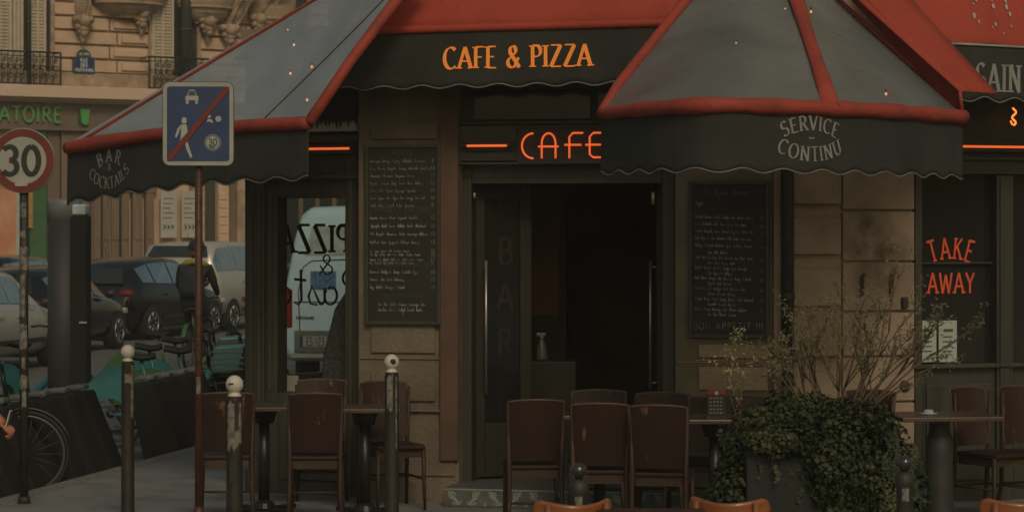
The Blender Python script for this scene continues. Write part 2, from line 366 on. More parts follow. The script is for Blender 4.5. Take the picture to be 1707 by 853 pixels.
# ---------------------------------------------------------------- far apartment building across the street
FB = Frame(-14.2, 70.0, R(34.3))
far = FB.thing('apartment_building', 'pale limestone apartment building with carved corbels, shutters and iron balconies across the street', 'building')
LU, RU = FB.hit(-160)[0], FB.hit(760)[0]
ZL1, ZL0 = FB.hit(100, 145)[1], FB.hit(100, 165)[1]
far_wall = MB(); far_wall.box(LU, RU, .25, 9, -.1, 13)
far_wall.build('wall', STONEF, far)
lg = MB(); lg.box(LU, RU, -.55, .25, ZL0, ZL1); lg.box(LU, RU, -.35, .25, ZL0-.07, ZL0-.003); lg.box(LU, RU, -.2, .25, ZL0-.12, ZL0-.073)
lg.build('ledge', LEDGE, far, bevel=.02)
bs = MB(); bs.box(LU, RU, -.02, .249, ZL1+.002, ZL1+.42); bs.build('plinth_course', STONEG, far, bevel=.02)
fs = MB(); fs.box(LU, RU, -.06, .249, FB.hit(100, 213)[1], ZL0-.122); fs.box(LU, RU, -.12, .249, FB.hit(100, 218)[1], FB.hit(100, 213)[1]-.002)
fs.build('shop_fascia', FASCIA, far, bevel=.01)
# rusticated blocks between the windows
def far_blocks(px0, px1, seed):
    rnd = random.Random(seed); u0 = FB.hit(px0)[0]; u1 = FB.hit(px1)[0]; z = ZL1+.46; m = MB(); i = 0
    while z < 12:
        h = .40; cut = u0+(u1-u0)*(.58 if i % 2 else .66)
        m.box(u0, cut-.03, .10, .249, z, z+h-.07)
        m.box(cut+.03, u1, .12, .249, z, z+h-.07)
        m.box(cut+.12, u1-.1, .05, .119, z+.07, z+h-.14); z += h; i += 1
    return m
far_blocks(92, 252, 1).build('rusticated_pier', STONEF, far, bevel=.015)
far_blocks(334, 470, 2).build('rusticated_pier', STONEF, far, bevel=.015)
far_blocks(520, 620, 3).build('rusticated_pier', STONEF, far, bevel=.015)
# windows with open louvred shutters
def shutter(px0, px1, par, v=-.02):
    u0 = FB.hit(px0, v=v)[0]; u1 = FB.hit(px1, v=v)[0]; z0 = ZL1+.03; z1 = 10.5; m = MB()
    for a in (u0, (u0+u1)/2-.035, u1-.07): m.box(a, a+.07, v, v+.06, z0, z1)
    z = z0+.1
    while z < z1-.1:
        m.box(u0+.07, u1-.07, v+.02, v+.045, z, z+.045, Matrix.Translation((0, 0, 0))); z += .095
    m.box(u0, u1, v+.052, v+.056, z0, z1)
    m.build('shutter', SHUT, par)
for (a, b, c) in ((-24, 92, [(-22, 20), (22, 39), (49, 77)]), (250, 336, [(254, 290)]), (470, 520, [(474, 492)])):
    m = MB(); u0 = FB.hit(a)[0]; u1 = FB.hit(b)[0]; m.box(u0, u1, .13, .249, ZL1+.003, 10.6)
    f = m.build('window', GLD, far)
    m = MB(); 
    for q in (u0, u1-.12, u0+.25*(u1-u0)): m.box(q, q+.12, .02, .129, ZL1+.004, 10.6)
    m.box(u0+.122, u1-.122, .03, .128, 10.45, 10.6); m.build('frame', STONEG, f, bevel=.01)
    for (s0, s1) in c: shutter(s0, s1, f)
# iron balcony railings
def railing(px0, px1):
    v = -.45; u0 = FB.hit(px0, v=v)[0]; u1 = FB.hit(px1, v=v)[0]; z0 = ZL1+.04; z1 = ZL1+.92; m = MB()
    m.tube([(u0, v, z1), (u1, v, z1)], .03, 6); m.tube([(u0, v, z0), (u1, v, z0)], .02, 6); m.tube([(u0, v, z1-.12), (u1, v, z1-.12)], .014, 5)
    for e in (u0, u1): m.tube([(e, v, z0-.03), (e, v, z1)], .028, 6); m.tube([(e, v, z1), (e, .2, z1)], .02, 6)
    u = u0+.17; i = 0
    while u < u1-.1:
        m.tube([(u, v, z0), (u, v, z1)], .012, 5)
        for (cz, rr) in ((z0+.2, .085), (z0+.42, .1), (z0+.63, .07)):
            m.tube([(u+.09+rr*math.cos(a*.7)*(1-a*.07)*(1 if i % 2 else -1), v, cz+rr*math.sin(a*.7)*(1-a*.07)) for a in range(10)], .014, 4)
        m.tube([(u, v, z0), (u+.09, v, z0+.3), (u+.02, v, z0+.5), (u+.12, v, z1-.14)], .012, 4)
        u += .19; i += 1
    m.build('balcony_railing', IRON, far)
railing(-40, 101); railing(249, 348); railing(470, 530)
# drain pipes
for (a, b, nme) in ((40, 48, 'drainpipe'), (296, 315, 'drainpipe')):
    u = (FB.hit(a)[0]+FB.hit(b)[0])/2; rr = (FB.hit(b)[0]-FB.hit(a)[0])/2*.9
    m = MB(); m.tube([(u, -.18, ZL1+.02), (u, -.18, 12)], rr, 10); m.lathe([(rr*1.15, 7.7), (rr*1.15, 7.78)], 10, Matrix.Translation((u, -.18, 0))); m.build(nme, DKGRN, far, True)
# carved corbels under the bays above
def corbel(px, zlow, wdt, dep, top=9.2, lean=0):
    u = FB.hit(px, v=-.1)[0]; m = MB()
    prof = []
    for i in range(22):
        t = i/21; z = zlow+(top-zlow)*t
        prof.append((z, .08+dep*t**1.6+.03*math.sin(t*20)))
    for i in range(21):
        z, y = prof[i]; z2, y2 = prof[i+1]; ww = wdt*(.5+.5*min(1, i/8)); w2 = wdt*(.5+.5*min(1, (i+1)/8))
        l1 = lean*(i/21); l2 = lean*((i+1)/21)
        m.add([(u-ww/2+l1, -y, z), (u+ww/2+l1, -y, z), (u+w2/2+l2, -y2, z2), (u-w2/2+l2, -y2, z2), (u-ww/2+l1, .25, z), (u+ww/2+l1, .25, z), (u+w2/2+l2, .25, z2), (u-w2/2+l2, .25, z2)],
              [(0, 1, 2, 3), (0, 3, 7, 4), (1, 5, 6, 2), (0, 4, 5, 1), (3, 2, 6, 7)])
    for e in (-1, 1):     # rolled edges
        m.tube([(u+e*wdt*.42*min(1, .5+i/16)+lean*i/21, -prof[i][1]-.03, prof[i][0]) for i in range(22)], wdt*.13, 8)
    for (q, rr) in ((.0, .16), (.16, .2), (-.12, .11)):   # scroll and pendant at the foot
        z = zlow+q*1.2
        m.lathe([(.01, -rr), (rr*.7, -rr*.7), (rr, 0), (rr*.7, rr*.7), (.01, rr)], 12, Matrix.Translation((u, -.16-abs(q)*.3, z)) @ Matrix.Rotation(R(90), 4, 'X'))
        for e in (-1, 1): m.lathe([(.01, -rr*.8), (rr*.6, -rr*.4), (rr*.6, rr*.4), (.01, rr*.8)], 10, Matrix.Translation((u+e*rr*1.0, -.12, z+.05)) @ Matrix.Rotation(R(90), 4, 'X'))
    m.lathe([(.015, -.42), (.05, -.3), (.09, -.16), (.1, 0)], 10, Matrix.Translation((u, -.1, zlow-.05)))
    m.build('corbel', STONEG, far, True)
corbel(138, FB.hit(138, 48)[1], .34, .5)
corbel(236, FB.hit(236, 34)[1], .42, .8, lean=-.35)
corbel(346, FB.hit(346, 48)[1], .36, .6, lean=-.3)
corbel(382, FB.hit(382, 62)[1], .40, .9, lean=.5)
corbel(432, FB.hit(432, 44)[1], .40, .9, lean=.5)
m = MB()     # swelling carved soffits between the corbels
for (px, py, rx, rz) in ((222, -6, 1.25, .62), (352, -2, 1.0, .75), (462, 20, .8, .6)):
    u, z = FB.hit(px, py, -.3)
    m.lathe([(.02, -rz), (rx*.35, -rz*.93), (rx*.65, -rz*.72), (rx*.85, -rz*.4), (rx, 0), (rx*1.02, .2), (rx, 1.2)], 26, Matrix.Translation((u, .1, z)) @ Matrix.Diagonal((1, .65, 1, 1)))
    for i in range(4):
        m.tube([(u+rx*(.35+.17*i)*math.cos(a), .1-rx*.65*(.35+.17*i)*math.sin(a)-.02, z-rz*(.93-.2*i)) for a in [math.pi*k/12 for k in range(13)]], .045, 6)
m.build('carved_soffit', STONEG, far, True)
# lower storey: shop pilasters, gate, posts
def farpart(name, m_, px0, px1, py0, py1, v0=.08, v1=.249, bevel=.01, z0=None):
    m = MB(); FB.box(m, px0, px1, py0, py1, v0, v1); return m.build(name, m_, far, bevel=bevel)
farpart('green_pilaster', GREENP, 50, 78, 205, 520, .0)
farpart('green_pilaster', GREENP, -60, -20, 213, 520, .0)
farpart('shop_pilaster', FASCIA, 79, 100, 219, 520, .1)
farpart('shop_pilaster', GATE, 103, 150, 219, 520, .04)
m = MB()
for i, px in enumerate((152, 172, 186, 203, 222, 244)):
    FB.box(m, px, px+(13 if i % 2 else 16), 322, 520, .06, .248)
    FB.box(m, px+3, px+(10 if i % 2 else 13), 345, 400, .03, .058)
FB.box(m, 150, 262, 300, 321, .05, .248)
g = m.build('gate', GATE, far, bevel=.01)
m = MB(); FB.box(m, 200, 202.5, 322, 520, .0, .05); m.build('gate_gap_strip', SIGNK, g)
m = MB(); FB.box(m, 181, 185, 322, 520, .02, .05); FB.box(m, 156, 159, 322, 520, .02, .05); m.build('gate_rail', FASCIA, g)
farpart('stone_pilaster', STONEG, 321, 342, 219, 520, .0)
farpart('stone_pilaster', STONEF, 364, 382, 219, 520, .0)
farpart('stone_pilaster', STONEG, 396, 420, 219, 520, .02)
farpart('doorway', DKGRN, 343, 363, 290, 520, .2)
farpart('doorway', GATE, 383, 395, 290, 520, .2)
farpart('wall_band', FASCIA, 262, 420, 219, 300, .12)
farpart('shop_front', GATE, 440, 640, 219, 520, .1)
m = MB()
for px in (450, 478, 506, 534, 562, 590): FB.box(m, px, px+20, 330, 480, .06, .098)
m.build('shop_window', GLD, far, bevel=.01)
for z in range(6):
    for px in (366,): 
        m = MB(); FB.box(m, px, px+13, 322+z*14, 333+z*14, -.03, -.001); m.build('quoin', STONEF, far, bevel=.01)
# LABORATOIRE sign letters, cup emblem
u, z = FB.hit(99, 192, -.07); zt = FB.hit(99, 180, -.07)[1]; zb = FB.hit(99, 204, -.07)[1]; hh = zt-zb
sg = thing('shop_sign', 'green raised letters of a laboratory sign on the taupe fascia across the street', 'shop sign', (FB.o.x, FB.o.y, 0), FB.a)
m = MB(); word = 'LABORATOIRE'; wl = measure(word, .12)*hh*1.02
def plsign(x, y, off): return Vector((u-wl/2+x, -.075-off-.06, (zt+zb)/2+y))
stroke_text(m, word, hh, plsign, .15, .15, .14, serif=False, sx=1.02)
m.build('letters', GREENL, sg, solid=.03)
u2, z2 = FB.hit(139, 194, -.07); cup = FB.thing('cup_emblem', 'small green pharmacy cup emblem right of the green letters', 'emblem')
m = MB(); r0 = .13
m.prism([(-r0*1.15, .2), (r0*1.15, .2), (r0*.75, -.2), (r0*.3, -.24), (-r0*.3, -.24), (-r0*.75, -.2)], -.2, -.1, lambda a, b, t: Vector((u2+a, t, z2+b))); m.build('cup', GREENL, cup)
m = MB(); m.tube([(u2+r0*.9, -.22, z2+.26), (u2+r0*1.3, -.22, z2+.33)], .02, 6); m.box(u2-.17, u2-.14, -.2, -.12, z2-.2, z2+.2); m.build('snake', GREENP, cup)
# orange poster, arrow posters
def flat_on_far(name, label, cat, px0, px1, py0, py1, m_, v=-.05, t=.03):
    th = FB.thing(name, label, cat); m = MB(); FB.box(m, px0, px1, py0, py1, v, v+t); m.build('panel', m_, th); return th
po = flat_on_far('poster', 'large orange shop poster with white border at the left edge', 'poster', -60, 26, 316, 425, POSTO)
m = MB(); FB.box(m, 26.3, 47, 316, 425, -.05, -.02); m.build('border', PALE, po)
m = MB(); FB.box(m, -60, 60, 306, 315.5, -.06, -.02); FB.box(m, 48, 55, 315.8, 380, -.06, -.02); m.build('yellow_frame', mat('ochre_frame', (.35, .21, .05), .6), po)
for i, (a, b) in enumerate(((268, 295), (303, 330))):
    ps = flat_on_far('arrow_poster', ('white poster with three dark green arrows left of the blue sign pole' if i == 0 else 'white arrow poster partly hidden behind the blue sign pole'), 'poster', a, b, 318, 396, PALE)
    m = MB()
    for k in range(3):
        ua, za = FB.hit(a+4+k*6.5, 378, -.06); s_ = .09
        m.prism([(0, s_), (s_*1.15, 0), (0, -s_), (s_*.35, 0)], -.07, -.062, lambda x, y, t: Vector((ua+x, t, za+y)))
    m.build('arrows', GREENP, ps)
    m = MB()
    for k in range(5):
        FB.box(m, a+4, b-5-(k % 3)*3, 330+k*8, 332+k*8, -.056, -.052)
    m.build('print_lines', mat('grey_print', (.16, .17, .14), .7), ps)
# street name plate
sp = FB.thing('street_sign', 'blue enamel Paris street name plate with rounded green top on the stone pier', 'street sign')
ua, za = FB.hit(139, 105, 0.02); wv = FB.hit(157, 105)[0]-FB.hit(121, 105)[0]; sc = wv/2
m = MB(); pl = [(-sc, -sc*1.0), (sc, -sc*1.0), (sc, sc*.45), (sc*.72, sc*.5)]+[(sc*.66*math.cos(a), sc*.55+sc*.62*math.sin(a)) for a in [math.pi*k/10 for k in range(11)]]+[(-sc*.72, sc*.5), (-sc, sc*.45)]
m.prism(pl, -.02, .04, lambda a, b, t: Vector((ua+a, t, za+b))); m.build('plate', mat('enamel_green_edge', (.05, .075, .06), .4), sp)
m = MB(); m.box(ua-sc*.88, ua+sc*.88, -.026, -.021, za-sc*.88, za+sc*.42); m.build('name_panel', mat('enamel_blue', (.02, .035, .12), .35), sp)
m = MB()
for (t_, yy_, hs) in (('6E ARR', .75, .2), ('RUE', .2, .3), ('DES', -.2, .3), ('POITEVINS', -.62, .26)):
    stroke_text(m, t_, sc*hs, lambda x, y, o, yy_=yy_: Vector((ua+x, -.029-o, za+sc*yy_+y)), .2, .2, .16, serif=False, sx=.95)
m.build('lettering', mat('enamel_white', (.6, .6, .55), .4), sp)

# ================================================================ CAFE BUILDING
FR = Frame(-1.139, 18.6, R(-11.7))                 # chamfered front: pier, door, pier
FL = Frame(-2.026, 19.1, R(-21.7))                 # glazed corner bay at the left
FP = Frame(2.004, 17.95, R(15.4))                  # sunlit pier after the downpipe
FS = Frame(2.92, 18.30, R(20))                     # takeaway shopfront
cafe = FR.thing('cafe_building', 'dark corner cafe building with stone piers, black joinery and open doorway', 'building')
def on(fr, name, m_, boxes, parent=cafe, bevel=.006, smooth=False):
    """boxes of (px0,px1,py0,py1,v0,v1) in frame fr, linked under parent (whose own frame is the cafe front)"""
    m = MB()
    for b in boxes: fr.box(m, *b)
    return place_in(fr, m, name, m_, parent, bevel)
MF = Matrix.Translation((FR.o.x, FR.o.y, 0)) @ Matrix.Rotation(FR.a, 4, 'Z')
def place_in(fr, m, name, m_, parent=cafe, bevel=.006, smooth=False, **kw):
    M = MF.inverted() @ Matrix.Translation((fr.o.x, fr.o.y, 0)) @ Matrix.Rotation(fr.a, 4, 'Z')
    if fr is not FR: m.v = [tuple(M @ Vector(v)) for v in m.v]
    return m.build(name, m_, parent, smooth, bevel, **kw)
ZT = 3.7
# stone pier left (px 597-765) with panels
u0, u1 = FR.hit(597)[0], FR.hit(765)[0]
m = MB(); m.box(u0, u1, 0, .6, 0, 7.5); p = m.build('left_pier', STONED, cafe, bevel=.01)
on(FR, 'pier_moulding', STONED, [(618, 728, 205, 232, -.02, -.001), (618, 725, 538, 588, -.02, -.001), (618, 725, 620, 668, -.02, -.001), (600, 758, 682, 686, -.03, -.001), (600, 758, 596, 599, -.012, -.001), (600, 762, 800, 838, -.05, -.001), (600, 758, 704, 792, -.015, -.001)], p)
m = MB(); ua = FR.hit(735)[0]; m.box(ua, u1+.002, -.045, -.002, .3, 3.4); m.build('pilaster', mat('brown_pilaster', (.105, .062, .042), .8, var=.25, scale=3, bump=.3), p, bevel=.01)
# right pier px 1125-1303
u0, u1 = FR.hit(1125)[0], FR.hit(1303)[0]
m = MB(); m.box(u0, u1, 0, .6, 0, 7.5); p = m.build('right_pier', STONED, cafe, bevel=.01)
on(FR, 'pier_moulding', STONE, [(1158, 1286, 600, 602, -.012, -.001), (1165, 1280, 575, 596, -.02, -.001), (1165, 1280, 612, 650, -.02, -.001), (1130, 1300, 603, 605, -.01, -.001), (1290, 1302, 250, 800, -.03, -.001)], p)
# door bay: jambs, header with neon panel, transom
dj = on(FR, 'door_jamb', JOIN, [(765, 786, 150, 846, .12, .55), (1104, 1125, 150, 846, .12, .55)])
on(FR, 'door_header', JOIN, [(786, 1104, 268, 306, .14, .5), (765, 1125, 208, 268, .02, .5)])
m = MB(); ub0, ub1 = FR.hit(765)[0], FR.hit(1125)[0]; m.box(ub0, ub1, .1, .5, FR.hit(900, 208)[1]+.002, 7.5); m.build('overdoor_panel', JOIN, cafe)
on(FR, 'overdoor_window', GLD, [(790, 985, 150, 200, .07, .099), (995, 1100, 150, 200, .07, .099)])
on(FR, 'overdoor_moulding', JOINL, [(765, 1125, 202, 206, -.01, .02), (765, 1125, 270, 274, -.01, .02)])
# tiled step
ZS = .135
st = MB(); ua, ub = FR.hit(757)[0], FR.hit(1165)[0]; st.box(ua, ub, -.35, .9, 0, ZS); st.build('door_step', TILEM, cafe, bevel=.008)
m = MB(); step_v = -.352
def arcband(cx, cz, r, a0, a1, wd):
    n = 10; vs = []
    for i in range(n+1):
        a = R(a0+(a1-a0)*i/n)
        for q in (r, r+wd): vs.append((cx+q*math.cos(a), step_v-.001, cz+q*math.sin(a)))
    m.add(vs, [(2*i, 2*i+1, 2*i+3, 2*i+2) for i in range(n)])
k = 0; uu = ua+.01
while uu < ub-.12:
    sgn = 1 if k % 2 else -1; c0 = uu+.07
    arcband(c0+sgn*.012, .085, .016, 0, 300 if sgn > 0 else 320, .013)
    arcband(c0-sgn*.02, .055, .030, 200 if sgn > 0 else -20, 330 if sgn > 0 else -150, .012)
    m.prism([(c0-sgn*.055, .02), (c0-sgn*.02, .02), (c0+sgn*.05, .115), (c0+sgn*.03, .118)], step_v-.002, step_v-.0005, lambda a, b, t: Vector((a, t, b)))
    if k % 2: m.prism([(uu+.135, .01), (uu+.165, .01), (uu+.15, .045)], step_v-.002, step_v-.0005, lambda a, b, t: Vector((a, t, b)))
    uu += .15; k += 1
m.build('step_tile_pattern', TILEW, cafe)
m = MB(); m.box(ua, ub, -.353, -.35, .122, .133); m.build('step_nosing', TILEW, cafe)
# interior room
ROOM = mat('interior_floor', (.16, .13, .10), .5, var=.2)
m = MB(); m.box(-.9, 6.8, 5.8, 6, 0, 3.6); m.box(6.8, 7, .7, 6, 0, 3.6); m.build('interior_wall', INT, cafe)
m = MB(); m.prism([(.0, .56), (6.8, 2.0), (6.8, 5.8), (-.5, 5.8)], 0, .12, lambda a, b, t: Vector((a, b, t))); m.build('interior_floor', ROOM, cafe)
m = MB(); m.prism([(-1.0, .3), (0, .0), (3.6, .2), (7, 2.0), (7, 6), (.9, 6)], 3.3, 3.5, lambda a, b, t: Vector((a, b, t))); m.build('interior_ceiling', INT, cafe)
m = MB(); q0, q1 = FR.hit(872, v=2.2)[0], FR.hit(944, v=2.2)[0]; m.box(q0, q1, 2.2, 2.3, .15, 3.0)
m.build('interior_partition', JOIN, cafe)
m = MB(); m.box(q0+.02, q1-.06, 2.18, 2.199, FR.hit(900, 525, 2.2)[1], FR.hit(900, 312, 2.2)[1]); m.build('wall_panel', INTR, cafe)
# door leaves: left leaf swung inwards, right leaf folded back
def leaf(px, ang, wdt, name, flip=1):
    ux = FR.hit(px, v=.3)[0]
    M = Matrix.Translation((ux, .3, 0)) @ Matrix.Rotation(R(ang), 4, 'Z')
    z0, z1 = ZS+.015, 2.33; m = MB()
    m.box(0, .09, -.025, .025, z0, z1, M); m.box(wdt-.09, wdt, -.025, .025, z0, z1, M); m.box(.091, wdt-.091, -.025, .025, z1-.12, z1, M); m.box(.091, wdt-.091, -.025, .025, z0, z0+.4, M)
    o = m.build(name, JOIND, cafe, bevel=.006)
    m = MB(); m.box(.09, wdt-.09, -.004, .004, z0+.4, z1-.12, M); m.build('pane', SHOPG, o)
    return o, M
lf, ML = leaf(788, 32, .46, 'door_leaf')
m = MB(); 
def hnd(M, x, z0, z1, y=-.07):
    m = MB(); m.tube([M @ Vector((x, y, z0)), M @ Vector((x, y, z1))], .012, 8); m.tube([M @ Vector((x, y, z0+.05)), M @ Vector((x, 0, z0+.05))], .008, 6); m.tube([M @ Vector((x, y, z1-.05)), M @ Vector((x, 0, z1-.05))], .008, 6); return m
hnd(ML, .08, .77, 1.76).build('handle', STEEL, lf, True)
m = MB()
for i, ch in enumerate('BAR'):
    stroke_text(m, ch, .19, lambda x, y, o, i=i: ML @ Vector((.255+x, -.007-o, 1.83-i*.34+y)), .16, .12, .1, serif=False, sx=.9)
m.build('letters', mat('faded_orange_letters', (.020, .014, .009), .8, var=.3, scale=20), lf)
rf, MR = leaf(1102, 100, .44, 'door_leaf'); hnd(MR, .3, .8, 1.76, .07).build('handle', STEEL, rf, True)
m = MB(); m.tube([FR.box and Vector((FR.hit(1088, v=.1)[0], .12, 2.17)), Vector((FR.hit(1088, v=.1)[0], .12, 2.26))], .014, 8); m.tube([Vector((FR.hit(790, v=.1)[0], .12, 2.22)), Vector((FR.hit(790, v=.1)[0], .12, 2.26))], .01, 8); m.build('door_hinge', mat('brass_pin', (.5, .42, .28), .35, .6), cafe, True)
# left corner bay (px 408-597)
lb = on(FL, 'corner_bay_frame', JOIN, [(408, 440, 150, 880, 0, .22), (440, 462, 160, 880, .03, .2), (575, 597.5, 150, 880, 0, .24), (462, 575, 150, 330, .02, .2), (462, 575, 655, 880, .03, .2)])
on(FL, 'bay_moulding', JOINL, [(412, 420, 300, 860, -.015, -.001), (428, 434, 300, 860, -.015, -.001), (446, 452, 320, 650, .015, .029), (580, 586, 300, 860, -.015, -.001), (408, 597, 292, 299, -.03, -.001), (408, 597, 225, 238, -.03, -.001), (466, 571, 700, 800, .01, .029)], lb)
on(FL, 'bay_pane', GLASS, [(462, 575, 330, 655, .1, .106)], lb, 0)
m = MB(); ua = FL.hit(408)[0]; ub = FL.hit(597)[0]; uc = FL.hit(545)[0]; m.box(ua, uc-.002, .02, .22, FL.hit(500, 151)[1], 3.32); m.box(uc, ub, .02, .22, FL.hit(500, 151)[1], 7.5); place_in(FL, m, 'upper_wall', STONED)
# back pane with the reversed lettering
FG = Frame(-2.0, 19.42, R(50)); g0 = FG.hit(450)[0]; g1 = FG.hit(592)[0]
m = MB(); m.box(-.05, g0+.06, -.03, .03, .1, 3.3); m.box(g1-.05, g1+.05, -.03, .03, .1, 3.3); m.box(g0, g1, -.03, .03, 2.55, 3.3); 
m.box(g0+.062, g1-.052, -.028, .028, .1, .86); bf = place_in(FG, m, 'side_window_frame', JOIN, bevel=.005)
m = MB(); m.box(g0+.06, g1-.05, -.003, .003, .86, 2.55); place_in(FG, m, 'pane', GLASS, bf, 0)
m = MB(); gy = -.012
ca_, cz_ = FG.hit(522, 398); hh = FG.hit(520, 375)[1]-FG.hit(520, 420)[1]
wid = FG.hit(583)[0]-FG.hit(466)[0]
stroke_text(m, 'PIZZA', hh*1.02, lambda x, y, o: Vector((ca_+x, gy-o, cz_+y)), .20, .08, .12, serif=True, mirror=True, sx=wid/(measure('PIZZA', .12)*hh)*.98)
ca2, cz2 = FG.hit(541, 441)
stroke_text(m, '&', hh*.72, lambda x, y, o: Vector((ca2+x, gy-o, cz2+y)), .09, .07, .1, serif=False, mirror=True, sx=1.5)
ca3, cz3 = FG.hit(533, 480)
stroke_text(m, 'pasta', hh*1.3, lambda x, y, o: Vector((ca3+x, gy-o, cz3+y+abs(x)*.05)), .075, .05, .02, serif=False, mirror=True, sx=1.42)
place_in(FG, m, 'window_lettering', mat('dark_red_window_letters', (.035, .012, .008), .7), bf, 0)
# long side wall continuing down the street
ax, ay = (FG.o+FG.d*g1).x, (FG.o+FG.d*g1).y
FW = Frame(ax, ay, math.atan2(.981, .194))
m = MB(); m.box(.05, 16, -.32, .0, 0, 5.6); m.box(-.0, .05, -.32, .0, 3.3, 3.34); place_in(FW, m, 'side_wall', STONED)
m = MB(); m.box(-.0, g1, .0, .2, 3.3, 3.34); place_in(FG, m, 'upper_side_wall', STONED)
# sunlit pier px 1322-1525 with quoin blocks
u1 = FP.hit(1525)[0]
m = MB(); m.box(0, u1, .03, .6, 0, 7.5)
pr = place_in(FP, m, 'corner_pier', STONE, bevel=.01)
rows = [(-400, 349), (353, 434), (438, 517), (521, 592), (596, 668), (672, 742), (746, 800)]
bx = []
for (a, b) in rows: bx.append((1405 if a > -100 else 1405, 1524.5, a, b, .0, .029))
place = on(FP, 'ashlar_block', STONE, bx, pr, .006)
bx = [(1323, 1403, a, b, -.02, .029) for (a, b) in ((200, 340), (364, 424), (449, 510), (534, 594), (618, 680), (704, 790))]
on(FP, 'quoin_block', STONE, bx, pr, .008)
on(FP, 'pier_base', KERB, [(1322, 1525, 802, 850, -.04, .029)], pr)
m = MB()
for (px, y0, y1, w_) in ((1436, 458, 492, 5), (1485, 456, 490, 4)):
    a, z0 = FP.hit(px, y1, -.01); _, z1 = FP.hit(px, y0, -.01); m.tube([(a, -.03, z0), (a, -.03, z1)], .014, 6); m.tube([(a, -.03, z1-.01), (a+.02, -.03, z1+.01)], .012, 6)
a, z0 = FP.hit(1508, 504, -.01); m.box(a-.025, a+.02, -.04, -.001, z0-.04, z0+.04)
place_in(FP, m, 'wall_bracket', mat('rusty_bracket', (.035, .022, .016), .7), pr)
m = MB(); a, z0 = FP.hit(1509, 643, -.01); m.lathe([(.038, -.03), (.042, 0), (.03, .02), (.005, .024)], 16, Matrix.Translation((a, -.01, z0)) @ Matrix.Rotation(R(90), 4, 'X')); place_in(FP, m, 'vent_cap', SIGNK, pr)
def stain(m_, centre, rx, rz, strength=.62):
    n = m_.node_tree; b = n.nodes['Principled BSDF']; lk = b.inputs['Base Color'].links[0]; src = lk.from_socket
    tc = n.nodes.new('ShaderNodeTexCoord'); mp = n.nodes.new('ShaderNodeMapping'); mp.vector_type = 'POINT'
    mp.inputs['Scale'].default_value = (1/rx, .8/rx, 1/rz); mp.inputs['Location'].default_value = (-centre[0]/rx, -centre[1]*.8/rx, -centre[2]/rz)
    n.links.new(tc.outputs['Object'], mp.inputs[0]); ln = n.nodes.new('ShaderNodeVectorMath'); ln.operation = 'LENGTH'; n.links.new(mp.outputs[0], ln.inputs[0])
    ns = n.nodes.new('ShaderNodeTexNoise'); ns.inputs['Scale'].default_value = 7; ns.inputs['Detail'].default_value = 6; n.links.new(tc.outputs['Object'], ns.inputs['Vector'])
    mr = n.nodes.new('ShaderNodeMapRange'); mr.inputs[1].default_value = 1.15; mr.inputs[2].default_value = .1; n.links.new(ln.outputs['Value'], mr.inputs[0])
    r2 = n.nodes.new('ShaderNodeMapRange'); r2.inputs[1].default_value = .36; r2.inputs[2].default_value = .62; n.links.new(ns.outputs['Fac'], r2.inputs[0])
    mu = n.nodes.new('ShaderNodeMath'); mu.operation = 'MULTIPLY'; n.links.new(mr.outputs[0], mu.inputs[0]); n.links.new(r2.outputs[0], mu.inputs[1])
    m2 = n.nodes.new('ShaderNodeMath'); m2.operation = 'MULTIPLY'; m2.inputs[1].default_value = strength; n.links.new(mu.outputs[0], m2.inputs[0])
    mx = n.nodes.new('ShaderNodeMix'); mx.data_type = 'RGBA'; mx.inputs[7].default_value = (.05, .035, .026, 1)
    n.links.new(m2.outputs[0], mx.inputs[0]); n.links.new(src, mx.inputs[6]); n.links.new(mx.outputs[2], b.inputs['Base Color'])
ASH = mat('sooty_limestone', (.35, .27, .195), .85, scale=1.7, bump=.5, bscale=35, col2=(.24, .175, .125), thr=(.42, .68))
MP = MF.inverted() @ Matrix.Translation((FP.o.x, FP.o.y, 0)) @ Matrix.Rotation(FP.a, 4, 'Z')
for (px, py, rx, rz) in ((1445, 400, .20, .26), (1487, 415, .13, .16), (1460, 470, .2, .3)):
    a, z0 = FP.hit(px, py); c_ = MP @ Vector((a, 0, z0)); stain(ASH, c_, rx, rz, 1.0 if py < 450 else .5)
for o_ in bpy.data.objects:
    if o_.name.startswith('ashlar_block'): o_.data.materials[0] = ASH
# takeaway shopfront
sf = on(FS, 'shopfront_frame', JOIN, [(1526, 1538, 100, 880, 0, .2), (1538, 1900, 100, 292, .02, .2), (1662, 1690, 292, 880, 0, .18), (1538, 1662, 606, 880, .03, .2), (1690, 1900, 606, 880, .03, .2)])
on(FS, 'shopfront_moulding', JOINL, [(1526, 1900, 262, 268, -.02, -.001), (1526, 1900, 286, 291, -.02, .019), (1545, 1655, 640, 800, .01, .029), (1668, 1684, 300, 840, -.015, -.001), (1539, 1661, 437, 440, .06, .09), (1526, 1900, 604, 611, -.03, -.001)], sf)
on(FS, 'shop_window', SHOPG, [(1538, 1662, 292, 606, .1, .106), (1690, 1900, 292, 606, .1, .106)], sf, 0)
m = MB(); m.box(0, 4, .02, .5, FS.hit(1600, 101)[1], 7.5); m.box(0, 4, 1.6, 1.7, 0, 3.5); place_in(FS, m, 'shop_back_wall', INT)
m = MB(); q, zz = FS.hit(1600, 413, .1); qs = (FS.hit(1636)[0]-FS.hit(1550)[0])
def posarch(rad, sgn):
    def f(x): a = x/rad; return (rad*math.sin(a), sgn*(rad*math.cos(a)-rad), -sgn*a)
    return f
MRED = mat('red_window_letters', (.75, .10, .035), .5, var=.15, scale=20, emit=.03)  # slight emission brightens these painted letters, no lamp behind them
m = MB(); stroke_text(m, 'TAKE', .155, lambda x, y, o: Vector((FS.hit(1596)[0]+x, .092-o, FS.hit(1593, 414)[1]+y)), .16, .09, .30, serif=True, pos=posarch(.55, 1), sx=.66)
